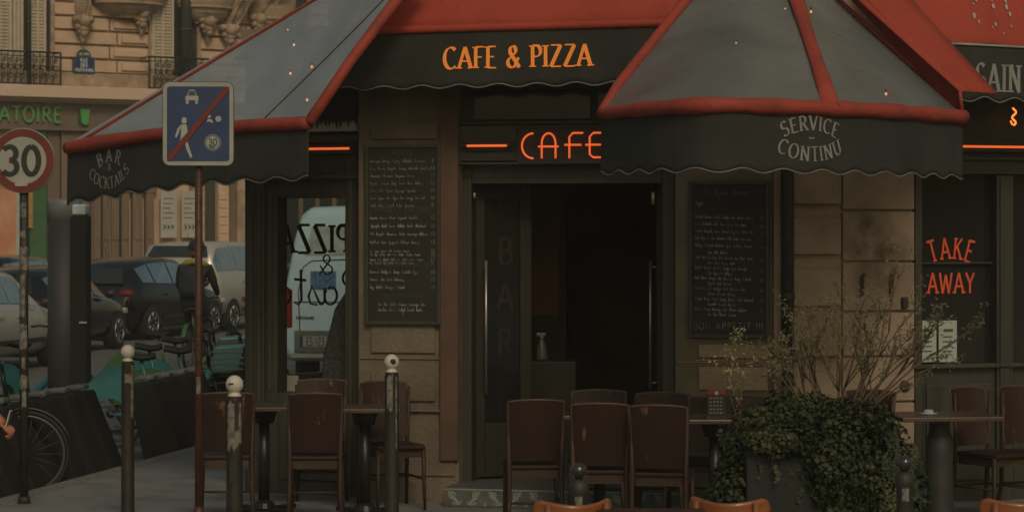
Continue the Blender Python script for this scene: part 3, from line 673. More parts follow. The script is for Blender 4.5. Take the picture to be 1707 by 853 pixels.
stroke_text(m, 'AWAY', .15, lambda x, y, o: Vector((FS.hit(1596)[0]+x, .092-o, FS.hit(1593, 472)[1]+y)), .16, .09, .12, serif=True, sx=.72)
place_in(FS, m, 'take_away_lettering', MRED, sf, 0)
# downpipe
u, _ = FR.hit(1313, v=-.1)
m = MB(); m.tube([(u, -.08, 0), (u, -.08, 5)], .044, 12); dp = m.build('downpipe', BLACKP, cafe, True)
m = MB()
for z in (.6, 1.5, 2.4): m.lathe([(.05, z), (.05, z+.04)], 12, Matrix.Translation((u, -.08, 0)))
m.build('pipe_collar', BLACKP, dp)
# upper wall mass and roof so light comes only from the street
m = MB(); m.prism([(-1.1, .5), (0, .0), (3.2, .0), (3.3, .3), (8, 2.5), (8, 10), (2.5, 12)], 7.5, 7.7, lambda a, b, t: Vector((a, b, t))); m.build('roof', FASCIA, cafe)
# pale torn fringe between the awnings (px 515-592)
fr = MB(); 
q0, zz = FL.hit(508, 205, -.06); q1, _ = FL.hit(596, 205, -.06)
_, zt = FL.hit(550, 196, -.06); _, zb = FL.hit(550, 219, -.06)
fr.box(q0, q1, -.05, -.035, zb, zt); fringe = FL.thing('torn_fringe', 'ragged black fringe over a pale strip above the left glow bar', 'fringe')
fr.build('pale_strip', PALE, fringe)
fr = MB(); n = 14; rnd = random.Random(3)
for i in range(n):
    a = q0+(q1-q0)*i/n; b = q0+(q1-q0)*(i+1)/n; c = (a+b)/2
    fr.add([(a, -.062, zt+.22), (b, -.062, zt+.22), (b, -.062, zt-.02), (c+rnd.uniform(-.01, .01), -.062, zt-.04-rnd.random()*.06), (a, -.062, zt-.02)], [(0, 1, 2, 3, 4)])
fr.build('fringe', VALB, fringe, solid=.004)

# ---------------------------------------------------------------- neon signs
def bar(fr, px0, px1, py, label, v=-.06):
    a, z = fr.hit(px0, py, v); b, z2 = fr.hit(px1, py, v); t = fr.thing('neon_bar', label, 'neon light', 'horizontal orange glow bars')
    m = MB(); zz_ = (z+z2)/2; m.tube([(a, v, zz_), (b, v, zz_)], .0085, 8); m.build('tube', NEONH, t, True)
    m = MB(); m.box(a-.03, b+.03, v+.035, v+.055, zz_-.035, zz_+.035); m.tube([(a-.02, v, zz_), (a+.01, v, zz_)], .018, 8); m.tube([(b-.01, v, zz_), (b+.02, v, zz_)], .018, 8); m.build('holder', BLACKP, t)
bar(FL, 500, 586, 248, 'orange glow bar above the glazed corner bay')
bar(FR, 776, 848, 243, 'orange glow bar left of the neon word over the door', -.04)
bar(FS, 1596, 1760, 245, 'long orange glow bar above the takeaway window', -.1)
nc = FR.thing('neon_sign', 'orange neon word CAFE over the open doorway', 'neon sign'); m = MB()
def neon_path(pts): m.tube(pts, .0072, 8)
nz0 = FR.hit(930, 264, -.03)[1]; nz1 = FR.hit(930, 222, -.03)[1]; nh = nz1-nz0
def nf(px, q): return Vector((FR.hit(px, v=-.03)[0], -.03, nz0+q*nh))
neon_path([nf(889-19*math.sin(R(a)), .5+.5*math.cos(R(a))) for a in range(0, 181, 15)])
neon_path([nf(903, 0), nf(903, .55)]+[nf(914.5-11.5*math.cos(R(a)), .6+.4*math.sin(R(a))) for a in range(0, 181, 20)]+[nf(926, 0)]); neon_path([nf(897, .47), nf(931, .47)])
neon_path([nf(972, 1), nf(955, 1), nf(949, .85), nf(949, 0)]); neon_path([nf(941, .53), nf(969, .53)])
neon_path([nf(1010, 1), nf(989, 1), nf(983, .85), nf(983, .15), nf(989, .03), nf(1010, .03)]); neon_path([nf(976, .53), nf(1005, .53)])
m.build('tube', NEON, nc, True)
m = MB(); a = FR.hit(862)[0]; b = FR.hit(1016)[0]; m.box(a, b, -.012, .018, nz0-.04, nz1+.04); m.build('backing', BLACKP, nc, bevel=.004)
fl = FS.thing('neon_curl', 'small curly amber neon tube hanging at the right edge', 'neon sign'); m = MB()
u, z = FS.hit(1690, 195, -.1)
m.tube([(u+.016*math.sin(i*.8)+.004*i/13, -.1, z-.062+i*.0098) for i in range(14)], .0075, 6); m.tube([(u-.018+.008*math.cos(i*.9), -.1, z-.06+.008*i) for i in range(5)], .006, 6)
m.build('tube', FLAME, fl, True)

# ---------------------------------------------------------------- blackboards
def board(fr, px0, px1, py0, py1, label, kind):
    t = fr.thing('menu_board', label, 'menu board'); v = -.055 if kind == 'L' else -.045
    a, z1 = fr.hit(px0, py0, v); b, _ = fr.hit(px1, py0, v); _, z0 = fr.hit((px0+px1)/2, py1, v)
    m = MB(); m.box(a+.025, b-.025, v+.012, v+.03, z0+.025, z1-.025); m.build('slate', SLATE, t)
    m = MB(); m.box(a, a+.025, v, v+.035, z0, z1); m.box(b-.025, b, v, v+.035, z0, z1); m.box(a+.0255, b-.0255, v, v+.035, z1-.025, z1); m.box(a+.0255, b-.0255, v, v+.035, z0, z0+.025)
    m.build('frame', JOINL, t, bevel=.003)
    W = b-a-.07; H = z1-z0; x0 = a+.035; yv = v+.010
    pl = lambda x, y, o: Vector((x, yv-o, y))
    mc = MB(); mg = MB()
    if kind == 'L':
        def head(s, fz, hs=.04): stroke_text(mg, s, hs, lambda x, y, o: Vector(((a+b)/2+x, yv-o, z1-fz*H+y)), .11, .11, .14, serif=False, jit=.02)
        head('PLATS', .045); head('PATES ET TARTINES', .362, .034); head('NOS BURGERS ET SALADES', .665, .026); head('SAUCES MAISON', .84, .028)
        rows_ = [.085+i*.041 for i in range(7)]+[.40+i*.045 for i in range(4)]+[.582, .602, .63, .648]+[.70, .742, .785]+[.88, .91]
        for i, r_ in enumerate(rows_):
            x = x0+random.uniform(0, .01); y = z1-r_*H-.02; lim = x0+W*random.choice([.62, .7, .78, .82]) if r_ < .74 else x0+W*.45
            if r_ > .85: lim = x0+W*.8; x += .06
            while x < lim: x = squiggle_word(mc, x, y, random.randint(3, 8), .030 if r_ < .56 or r_ > .69 else .02, pl, .0018 if r_ < .36 else .0032)+.018
            if r_ < .8: stroke_text(mc, random.choice(['12', '13', '10', '8', '13', '16']), .026, lambda xx, yy, o, y=y: Vector((b-.06+xx, yv-o, y+.012+yy)), .12, .12, .14, serif=False, jit=.03)
        stroke_text(mc, 'S', .04, lambda x, y, o: Vector(((a+b)/2+x, yv-o, z0+.09+y)), .08, .08, serif=False)
    else:
        x = x0+.08; y = z1-.1
        for n_ in (2, 5, 6): x = squiggle_word(mc, x, y, n_, .062, pl, .002)+.03
        squiggle_word(mc, x0+.015, z1-.17, 5, .04, pl, .0022)
        r_ = .235; i = 0
        while r_ < .86:
            y = z1-r_*H; x = x0+.012+(0.09 if i % 2 and i > 4 else 0); lim = x0+W*(random.uniform(.45, .6) if (i % 2 and i > 4) else random.uniform(.74, .86))
            while x < lim: x = squiggle_word(mc, x, y-(x-x0)*.03, random.randint(3, 7), .029, pl, .0034)+.014
            if not (i % 2 and i > 4): stroke_text(mc, random.choice(['12', '13', '10', '14', '15']), .022, lambda xx, yy, o, y=y: Vector((b-.055+xx, yv-o, y+yy-.01)), .12, .12, .14, serif=False, jit=.03)
            r_ += .045 if i < 5 else .033; i += 1
        stroke_text(mc, 'BON APPETIT !!!', .048, lambda x, y, o: Vector(((a+b)/2+x-.005, yv-o, z0+.085+y)), .1, .1, .2, serif=False, jit=.02, sx=.98)
    mc.build('chalk_writing', CHALK, t)
    if mg.v: mg.build('chalk_headings', CHALKG, t)
    return t
board(FR, 608, 734, 241, 541, 'tall framed blackboard menu with dense chalk lines left of the doorway', 'L')
board(FR, 1148, 1282, 302, 563, 'framed blackboard menu reading BON APPETIT right of the doorway', 'R')
# notices stuck in the takeaway window
for i, (a, b, lab) in enumerate(((1531, 1561, 'pale green-white notice stuck in the window corner behind the shrub'), (1565, 1595, 'white printed notice with dark heading taped in the takeaway window'))):
    t = FS.thing('window_notice', lab, 'notice'); m = MB(); FS.box(m, a, b, 534, 603, .05, .056); m.build('sheet', mat('notice_paper', (.42, .46, .43), .7, var=.08), t)
    m = MB(); FS.box(m, a+8, b-6, 548, 552, .044, .046)
    for k_ in range(4): FS.box(m, a+7, b-7, 560+k_*8, 561.5+k_*8, .044, .046)
    m.build('print', mat('notice_print', (.08, .09, .08), .7), t)

# ================================================================ AWNINGS
class Curve:
    def __init__(s, pts):
        s.p = [Vector(p) for p in pts]; out = []
        n = len(s.p)
        for i in range(n-1):
            p0, p1, p2, p3 = s.p[max(i-1, 0)], s.p[i], s.p[i+1], s.p[min(i+2, n-1)]
            for k in range(12):
                t = k/12; out.append(.5*((2*p1)+(p2-p0)*t+(2*p0-5*p1+4*p2-p3)*t*t+(3*p1-p0-3*p2+p3)*t**3))
        out.append(s.p[-1]); s.q = out; s.L = [0]
        for i in range(1, len(out)): s.L.append(s.L[-1]+(out[i]-out[i-1]).length)
        s.len = s.L[-1]
    def at(s, d):
        d = max(0, min(s.len, d))
        for i in range(1, len(s.L)):
            if s.L[i] >= d or i == len(s.L)-1:
                t = (d-s.L[i-1])/max(1e-9, s.L[i]-s.L[i-1]); return s.q[i-1].lerp(s.q[i], t)
    def tan(s, d): return (s.at(d+.03)-s.at(d-.03)).normalized()
    def find(s, px):
        best = min(range(401), key=lambda i: abs(CX+F*s.at(s.len*i/400).x/s.at(s.len*i/400).y-px)); return s.len*best/400
def valance(curve, h0, h1, wl, amp, par, top=-.03, mat_=VALB, phase=0.):
    n = int(curve.len/.02)
    def pt(d, h, off=0.):
        p = curve.at(d); t = curve.tan(d); nn = Vector((t.y, -t.x, 0)).normalized()
        if nn.y > 0: nn = -nn
        rip = .006*math.sin(d*6.3+1)*max(0, h/.35)+.002*math.sin(d*17)*h/.35
        return p+Vector((0, 0, top-h))+nn*(rip+off)
    def bot(d): return h0+(h1-h0)*d/curve.len+amp*math.sin(2*math.pi*d/wl+phase)
    m = MB(); m.grid(lambda u, v: pt(u*curve.len, v*bot(u*curve.len)), n, 10); m.build('valance', mat_, par, True, solid=.004)
    m = MB(); m.tube([pt(curve.len*i/n, bot(curve.len*i/n)) for i in range(n+1)], .0055, 5); m.build('scallop_braid', TRIM, par, True)
    return pt
def patch(b0, b1, t0, t1, bot=None):
    def f(u, v):
        lo = bot(u) if bot else b0.lerp(b1, u); hi = t0.lerp(t1, u); p = lo.lerp(hi, v)
        return p+Vector((0, .0, -.03*math.sin(math.pi*v)*math.sin(math.pi*u)+.006*math.sin(u*9+v*4)))
    return f
# left glazed awning
la = thing('glazed_awning', 'left grey clear-roofed awning with red ribs over the pavement lettered BAR & COCKTAILS', 'awning', (-2.6, 18.6, 0))
def inv(par, m):
    l = Vector(par.location); m.v = [tuple(Vector(v)-l) for v in m.v]; return m
LAC = Curve([P(113, 247, 19.6), P(180, 236, 19.15), P(265, 224, 18.6), P(390, 212, 17.9), P(515, 205, 17.3)])
def bld(par, m, name, m_, smooth=False, **k): return inv(par, m).build(name, m_, par, smooth, **k)
m = MB(); n = 40; m.tube([LAC.at(LAC.len*i/n) for i in range(n+1)], [.048+.012*math.sin(math.pi*min(1, i/12)) for i in range(n+1)], 12); bld(la, m, 'front_tube', REDT, True)
HT, RT = P(620, -60, 18.35), P(712, -62, 17.75)
pf = patch(None, None, HT, RT, lambda u: LAC.at(u*LAC.len)+Vector((0, .02, .035)))
m = MB(); m.grid(pf, 40, 20); bld(la, m, 'clear_roof', PANEL, True)
m = MB(); m.tube([pf(.075-.03*i/20, i/20)+Vector((0, -.006, .008)) for i in range(21)], .013, 8); bld(la, m, 'red_piping', REDT, True)
m = MB(); m.tube([LAC.at(LAC.len)+Vector((0, 0, .0)), pf(1, .35)+Vector((0, -.01, .02)), pf(1, .7)+Vector((0, -.01, .02)), RT], [.04, .038, .042, .045], 10); bld(la, m, 'rib', REDT, True)
m = MB(); m.tube([pf(.84, i/20)+Vector((0, -.004, .004)) for i in range(21)], .004, 5); bld(la, m, 'seam', SIGNK, True)
m = MB(); m.tube([pf(.45, i/20)+Vector((0, .02, -.02)) for i in range(21)], .006, 5); bld(la, m, 'seam', TOTEMC, True)
# side cheek of that awning, dark canvas falling between rib and wall
m = MB(); m.quad(P(516, 210, 17.32), P(514, 300, 17.32), P(520, 300, 18.7), P(560, 60, 18.7)); 
lpt = None
def valb(curve, par, *a, **k):
    l = Vector(par.location); c2 = Curve([p-l for p in curve.p]); pt = valance(c2, *a, par=par, **k)
    return lambda d, h, off=0.: pt(d, h, off), c2
lpt, lc2 = valb(LAC, la, .40, .345, .37, .018, phase=2.2)
dc = LAC.find(183)
def onval(pt, dc, hc): return lambda x, y, o: pt(dc+x, hc-y, .006+o)
m = MB()
wL = LAC.find(216)-LAC.find(150)
stroke_text(m, 'BAR', .10, onval(lpt, dc, .075), .17, .06, .6, pos=posarch(.34, 1), sx=wL*.60/(measure('BAR', .6)*.10))
stroke_text(m, '&', .05, onval(lpt, dc, .165), .13, .06, sx=1.3)
stroke_text(m, 'COCKTAILS', .085, onval(lpt, dc, .285), .16, .06, .12, pos=posarch(.40, -1), sx=wL*1.04/(measure('COCKTAILS', .12)*.085))
m.build('lettering', WHL, la)
# centre awning CAFE & PIZZA
ca = thing('canvas_awning', 'red canvas awning over the door with black valance reading CAFE & PIZZA', 'awning', (0, 17.8, 0))
CC = Curve([P(540, 54, 18.15), P(720, 49, 17.93), P(900, 44, 17.7), P(1130, 38, 17.4)])
m = MB(); tops = (P(745, -120, 18.45), P(1140, -120, 17.9))
m.grid(lambda u, v: CC.at(u*CC.len).lerp(tops[0].lerp(tops[1], u), v)+Vector((0, -.03*math.sin(math.pi*v), .02*math.sin(math.pi*v))), 30, 8); bld(ca, m, 'canvas', REDF, True, solid=.004)
m = MB(); m.tube([CC.at(CC.len*i/20) for i in range(21)], .03, 10); bld(ca, m, 'front_bar', REDF, True)
cpt, cc2 = valb(CC, ca, .405, .405, .285, .013, top=-.005, phase=1.0)
dc = CC.find(863); m = MB()
wtxt = CC.find(987)-CC.find(741)
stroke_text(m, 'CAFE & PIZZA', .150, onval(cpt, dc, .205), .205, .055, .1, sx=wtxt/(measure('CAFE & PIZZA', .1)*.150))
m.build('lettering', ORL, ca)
# right bulging glazed awning
ra = thing('glazed_awning', 'bulging grey awning with red ribs over the terrace lettered SERVICE CONTINU', 'awning', (1.8, 15.5, 0))
zc = 2.72
RC = Curve([Vector(((px-CX)*(Yy)/F, Yy, zc)) for px, Yy in ((1003, 15.92), (1100, 15.12), (1200, 14.8), (1300, 14.97), (1385, 15.2), (1500, 15.67), (1605, 16.4))])
m = MB(); n = 50; m.tube([RC.at(RC.len*i/n) for i in range(n+1)], [.03+.018*math.sin(math.pi*min(1, (i+2)/14)/2)+.004*math.sin(i*.9) for i in range(n+1)], 12); bld(ra, m, 'front_tube', REDT, True)
dm = RC.find(1383)
TL, TM, TR = P(1198, -62, 17.6), P(1306, -62, 17.5), P(1326, -62, 17.7)
pl_ = patch(None, None, TL, TM, lambda u: RC.at(u*dm)+Vector((0, .02, .03))); pr_ = patch(None, None, TM, TR, lambda u: RC.at(dm+u*(RC.len-dm))+Vector((0, .02, .03)))
m = MB(); m.grid(pl_, 40, 20); bld(ra, m, 'clear_roof', PANELD, True)
m = MB(); m.grid(pr_, 30, 20); bld(ra, m, 'clear_roof', PANELD, True)
m = MB(); m.tube([RC.at(0)]+[pl_(0, i/8)+Vector((0, -.01, .015)) for i in range(1, 9)], .036, 10); bld(ra, m, 'rib', REDT, True)
m = MB(); m.tube([RC.at(dm)+Vector((0, -.02, .02))]+[pl_(1, i/8)+Vector((0, -.015, .02)) for i in range(1, 9)], [.06, .052, .046, .044, .046, .05, .052, .054, .055], 10, flat=.5); bld(ra, m, 'rib', REDT, True)
m = MB(); m.tube([RC.at(RC.len)]+[pr_(1, i/8)+Vector((0, -.01, .015)) for i in range(1, 9)], .014, 10); bld(ra, m, 'rib', REDT, True)
m = MB(); m.tube([pl_(.55-.25*(1-i/20), i/20)+Vector((0, .01, -.012)) for i in range(21)], .006, 5); bld(ra, m, 'seam', TOTEMC, True)
rpt, rc2 = valb(RC, ra, .345, .36, .30, .014, phase=-1.2)
dc = RC.find(1351); m = MB()
stroke_text(m, 'SERVICE', .086, onval(rpt, dc, .062), .17, .06, .16, pos=posarch(.56, 1), sx=1.04)
stroke_text(m, '-', .14, onval(rpt, dc, .152), .04, .04, sx=.9)
stroke_text(m, 'CONTINU', .086, onval(rpt, dc, .248), .17, .06, .16, pos=posarch(.56, -1), sx=1.02)
m.build('lettering', WHL, ra)
m = MB(); m.add([P(1400, -20, 17.35), P(1425, -20, 17.2), P(1600, 152, 16.35), P(1606, 196, 16.42), P(1594, 188, 16.42)], [(0, 1, 2, 3, 4)]); bld(ra, m, 'cheek', REDS, solid=.004)
m = MB(); m.grid(lambda u, v: P(1400, -28, 17.2).lerp(P(1495, -28, 17.6), u).lerp(P(1600, 152, 16.33).lerp(P(1662, 156, 16.6), u), v), 4, 10); bld(ra, m, 'end_flap', REDF, True, solid=.005)
m = MB(); m.tube([P(1600, 152, 16.33), P(1605, 196, 16.4)], .012, 8); m.tube([P(1400, -28, 17.2), P(1600, 152, 16.33)], .008, 6); bld(ra, m, 'end_post', REDT, True)
# far right awning
fa = thing('canvas_awning', 'bright red canvas awning with black valance lettered SAIN at the right edge', 'awning', (3.6, 17.6, 0))
SC = Curve([P(1545, 69, 17.15), P(1625, 72, 17.35), P(1707, 76.5, 17.65), P(1840, 85, 18.2)])
tops = (P(1400, -120, 18.0), P(1850, -120, 19.0))
m = MB(); m.grid(lambda u, v: SC.at(u*SC.len).lerp(tops[0].lerp(tops[1], u), v)+Vector((0, 0, -.01*math.sin(math.pi*v)+.004*math.sin(u*25))), 30, 10); bld(fa, m, 'canvas', REDF, True, solid=.004)
m = MB(); m.tube([SC.at(SC.len*i/20)+Vector((0, -.01, -.012)) for i in range(21)], .009, 8); bld(fa, m, 'front_bar', mat('pale_metal_bar', (.32, .30, .27), .5), True)
spt, sc2 = valb(SC, fa, .365, .365, .30, .018, top=-.02, phase=.2)
m = MB(); d0 = SC.find(1664); stroke_text(m, 'SAIN', .19, onval(spt, d0, .215), .2, .06, .13, sx=.84)
stroke_text(m, 'T', .185, onval(spt, SC.find(1722), .215), .19, .045, .1, sx=.8)
m.build('lettering', WHL, fa)
m = MB(); rnd = random.Random(5)      # bird droppings and worn spots near the top
for i in range(16):
    u = rnd.uniform(.30, .5); v = rnd.uniform(.05, .55); c = SC.at(u*SC.len).lerp(tops[0].lerp(tops[1], u), v*.62+.05)+Vector((0, -.012, .006))
    r_ = rnd.uniform(.006, .02); m.lathe([(r_, 0), (r_*.8, .003)], 8, Matrix.Translation(c) @ Matrix.Rotation(R(55), 4, 'X') @ Matrix.Diagonal((.6, 1.5, 1, 1)))
bld(fa, m, 'bird_droppings', mat('dropping_white', (.40, .36, .31), .9))
# small warm bulbs strung under the glazed awnings
first = None
for i, (px, py, Y, lab) in enumerate([
    (490, 75, 18.55, 'warm bulb high under the left awning roof, brightest there'), (480, 50, 18.7, 'faint warm bulb highest under the left awning roof'),
    (520, 112, 18.2, 'warm bulb beside the dark seam of the left awning'), (484, 123, 18.3, 'warm bulb mid-height under the left awning, left of the seam'),
    (512, 167, 17.75, 'warm bulb lowest under the left awning near its red rib'), (1352, 20, 16.9, 'bright bulb just right of the middle red rib of the terrace awning'),
    (1309, 15, 16.95, 'small bulb just left of the middle red rib of the terrace awning'), (1227, 72, 16.4, 'tiny bulb under the left panel of the terrace awning'),
    (1477, 157, 15.95, 'warm bulb near the lower right corner of the terrace awning')]):
    best = None
    for f_ in ((pf,) if i < 5 else (pl_, pr_)):
        for a_ in range(61):
            for b_i in range(61):
                q = f_(a_/60, b_i/60); e = (CX+F*q.x/q.y-px)**2+(HZ-F*(q.z-CAMZ)/q.y-py)**2
                if best is None or e < best[0]: best = (e, q)
    p = P(px, py, best[1].y+.05)
    if first is None:
        first = thing('light_bulb', lab, 'light bulb', p, 0, 'warm string bulbs under the awnings')
        m = MB(); m.lathe([(.001, -.010), (.007, -.006), (.009, 0), (.007, .007), (.004, .010)], 10); m.build('globe', BULB, first, True)
        m = MB(); m.lathe([(.004, .0102), (.005, .028), (.002, .03)], 8); m.build('socket', SIGNK, first)
    else:
        b_ = dup(first, p, 0, lab); b_.scale = (1, 1, 1) if i not in (1, 6, 7) else (.6, .6, .6)

# ================================================================ CHAIRS AND TABLES
def make_chair(label):
    t = thing('cafe_chair', label, 'chair', group='dark wooden cafe chairs on the terrace')
    m = MB()    # curved solid back panel: sitter faces +y, the back is at y=-.2
    def bp(u, v):
        hw = .182+.018*v; x = (u*2-1)*hw; z = .492+.388*v+(.012*(1-(u*2-1)**2) if v > .99 else 0)
        return Vector((x, -.185-.07*v-.03*(1-(u*2-1)**2), z))
    m.grid(bp, 24, 6); m.build('backrest', WOODD, t, False, solid=.012)
    m = MB(); m.tube([bp(0, i/5) for i in range(6)]+[bp(i/12, 1) for i in range(1, 13)]+[bp(1, 1-i/5) for i in range(1, 6)], .0075, 6); m.build('backrest_edge', WOODE, t, True)
    m = MB(); m.prism([(-.19, -.19), (.19, -.19), (.215, .12), (.19, .21), (-.19, .21), (-.215, .12)], .435, .462, lambda a, b, t_: Vector((a, b, t_))); m.build('seat', WOODD, t, bevel=.008)
    m = MB()
    for (x0, y0, x1, y1) in ((-.18, -.165, .18, -.165), (-.18, .165, .18, .165), (-.18, -.165, -.18, .165), (.18, -.165, .18, .165)):
        m.box(min(x0, x1)-.01, max(x0, x1)+.01, min(y0, y1)-.01, max(y0, y1)+.01, .375, .434)
    m.build('apron', WOODF, t)
    for s in (-1, 1):
        m = MB(); m.tube([(s*.20, -.20, .86), (s*.188, -.205, .45), (s*.19, -.225, .2), (s*.205, -.27, 0)], [.013, .018, .017, .014], 8); m.build('leg', WOODF, t, True)
        m = MB(); m.tube([(s*.185, .18, .44), (s*.19, .185, .2), (s*.195, .19, 0)], [.019, .016, .012], 8); m.build('leg', WOODF, t, True)
    m = MB(); m.tube([(-.19, -.225, .22), (.19, -.225, .30-.08)], .009, 6)
    for s in (-1, 1): m.tube([(s*.19, -.225, .22), (s*.19, .185, .22)], .009, 6)
    m.build('stretcher', WOODF, t, True)
    return t
def at_chair(px, topy, h=.885):          # ground point of a chair back whose top edge sits at row topy
    Y = (CAMZ-h)*F/(topy-HZ); return ((px-CX)*Y/F, Y)
OVER = {1104: 17.3, 1237: 17.5, 1158: 17.45, 998: 17.2}
chairs = [  # px, top row, facing (deg, 0 = sitter faces away from the camera), label
 (893, 667, 4, 'cafe chair with smooth brown back seen from behind, leftmost before the doorway'),
 (1000, 673, -3, 'cafe chair with pale worn streaks on its back, middle of the three before the doorway'),
 (1098, 676, -10, 'darkest cafe chair of the front row, right of the worn one before the doorway'),
 (998, 652, 176, 'chair facing out, its top showing behind the middle front chair'),
 (1104, 656, 170, 'chair facing out close to the right door leaf, behind the darkest chair'),
 (1237, 661, 185, 'chair facing out behind the small menu stand on the table'),
 (1158, 664, 172, 'chair facing out just left of the small menu stand'),
 (1450, 652, 150, 'red-brown chair half hidden behind the twiggy shrub'),
 (378, 655, 6, 'chair between the rust brown pole and the second white-topped bollard'),
 (525, 656, 2, 'wide dark chair seen from behind below the glazed corner bay'),
 (536, 634, 178, 'chair facing out against the glazed corner bay window'),
 (640, 637, 200, 'chair turned sideways behind the third white-topped bollard'),
 (1616, 647, 212, 'scuffed red-brown chair facing out beyond the right table'),
 (1698, 645, 205, 'scuffed chair facing out cut by the right edge of the photo')]
ch0 = None
for (px, ty, ang, lab) in chairs:
    x, y = at_chair(px, ty); a = R(ang); zs = 1
    if px in OVER: y = OVER[px]; x = (px-CX)*y/F; zs = (CAMZ-(ty-HZ)*y/F)/.885
    off = Vector((math.sin(a)*-.0, 0)); loc = Vector((x, y, 0))-Matrix.Rotation(a, 3, 'Z') @ Vector((0, -.23, 0))
    if ch0 is None: ch0 = make_chair(lab); ch0.location = loc; ch0.rotation_euler = (0, 0, a); ch0.scale = (.90, 1, 1)
    else:
        c_ = dup(ch0, loc, a, lab)
        if px > 1600: c_.scale = (.80, 1, 1)
        if zs != 1: c_.scale = (.92, 1, zs)
# foreground orange bentwood chairs
def make_bent(label):
    t = thing('bentwood_chair', label, 'chair', group='orange bentwood chairs in the foreground')
    m = MB()   # curved crest rail, dips in the middle
    def cp(u, v):
        s = u*2-1; x = s*.185; y = -.23+.11*s*s; top = .80-.028*(1-s*s)-.05*max(0, (abs(s)-.84)/.16)**2; bt = .68+.06*max(0, (abs(s)-.8)/.2)**2
        return Vector((x, y, bt+(top-bt)*v))
    m.grid(cp, 24, 6); m.build('backrest', WOODO, t, True, solid=.014)
    m = MB(); m.prism([(.19*math.cos(2*math.pi*i/20), .02+.19*math.sin(2*math.pi*i/20)) for i in range(20)], .44, .462, lambda a, b, t_: Vector((a, b, t_))); m.build('seat', WOODO, t, bevel=.006)
    m = MB(); m.tube([(.12*math.cos(0)*math.cos(2*math.pi*i/16)*1.3, .02+.156*math.sin(2*math.pi*i/16), .24) for i in range(17)], .008, 6); m.build('stretcher_ring', WOODO, t, True)
    for s in (-1, 1):
        m = MB(); m.tube([(s*.135, -.205, .778), (s*.14, -.20, .46), (s*.165, -.22, .0)], [.013, .016, .012], 8); m.build('leg', WOODO, t, True)
        m = MB(); m.tube([(s*.14, .15, .45), (s*.165, .19, 0)], [.016, .012], 8); m.build('leg', WOODO, t, True)
    return t
bt = None
for (px, py, ang, lab) in ((940, 823, 196, 'orange bentwood chair at the bottom centre with its curved crest rail'), (1226, 820, 163, 'orange bentwood chair at the bottom in front of the planter'), (1680, 820, 190, 'orange bentwood chair cut off at the bottom right corner')):
    Y = (CAMZ-.80)*F/(py-HZ)+.02; x = (px-CX)*Y/F; loc = (x, Y-.0, 0)
    a = R(ang+180)
    if bt is None: bt = make_bent(lab); bt.location = loc; bt.rotation_euler = (0, 0, a)
    else: dup(bt, loc, a, lab)
def table(x, y, label, w_=.6, d_=.6, h=.75, thick=.03, post=.04, rot=0, mat_=TABLET, name='bistro_table', grp='bistro tables on the terrace'):
    t = thing(name, label, 'table', (x, y, 0), rot, grp)
    m = MB(); m.box(-w_/2, w_/2, -d_/2, d_/2, h-thick, h); m.build('table_top', mat_, t, bevel=.006)
    m = MB(); m.lathe([(post*1.7, h-thick-.10), (post*2.2, h-thick-.03), (post*2.6, h-thick-.001)], 16); m.lathe([(post, .06), (post, h-thick-.08)], 16); m.build('post', IRON, t, True)
    m = MB()
    for k in range(4):
        M = Matrix.Rotation(R(45+90*k), 4, 'Z'); m.box(0, .28, -.025, .025, .0, .03, M)
    m.lathe([(.09, .02), (.07, .06), (post*1.1, .08)], 16); m.build('base', IRON, t, bevel=.004)
    return t
def tpos(px, py): Y = (CAMZ-.75)*F/(py-HZ); return (px-CX)*Y/F, Y
x, y = tpos(440, 674); table(x, y, 'small bistro table left of the wide dark chair under the corner bay', .56, .56)
x, y = tpos(608, 677); table(x, y, 'small bistro table behind the third bollard beside the wide dark chair', .52, .52)
x, y = tpos(1192, 694); tm = table(x, y, 'bistro table with the small menu stand beside the ivy planter', .56, .56)
x, y = tpos(1000, 690); table(x, y+.1, 'bistro table hidden between the chairs before the doorway', .56, .5)
x, y = tpos(1566, 690); rt = thing('bistro_table', 'bistro table with thick dark pedestal and glass ashtray at the right', 'table', (x, y, 0), R(8), 'bistro tables on the terrace')
m = MB(); m.box(-.34, .36, -.28, .28, .72, .75); m.build('table_top', TABLET, rt, bevel=.006)
m = MB(); m.lathe([(.10, 0), (.095, .1), (.088, .5), (.088, .60), (.075, .62), (.068, .66), (.072, .70), (.11, .718)], 20); m.build('post', mat('aged_pedestal', (.035, .036, .034), .55, var=.4, scale=6), rt, True)
m = MB(); m.lathe([(.2, 0), (.19, .02), (.11, .04)], 24); m.build('base', IRON, rt, True)
ax_, ay_ = tpos(1548, 690); ash = thing('ashtray', 'glass ashtray standing on the right bistro table', 'ashtray', (ax_, ay_, .751))
m = MB(); m.lathe([(.05, 0), (.062, .004), (.06, .008), (.035, .008), (.03, .03), (.026, .03), (.024, .01)], 18); m.build('dish', mat('pale_glass', (.35, .38, .38), .15), ash, True)
x2, y2 = tpos(1082, 846); 
Yt = (CAMZ-.75)*F/(846-HZ); table((1084-CX)*Yt/F, Yt-.3, 'foreground table edge running between the orange chairs at the bottom', .48, .6, rot=0, mat_=WOODF)
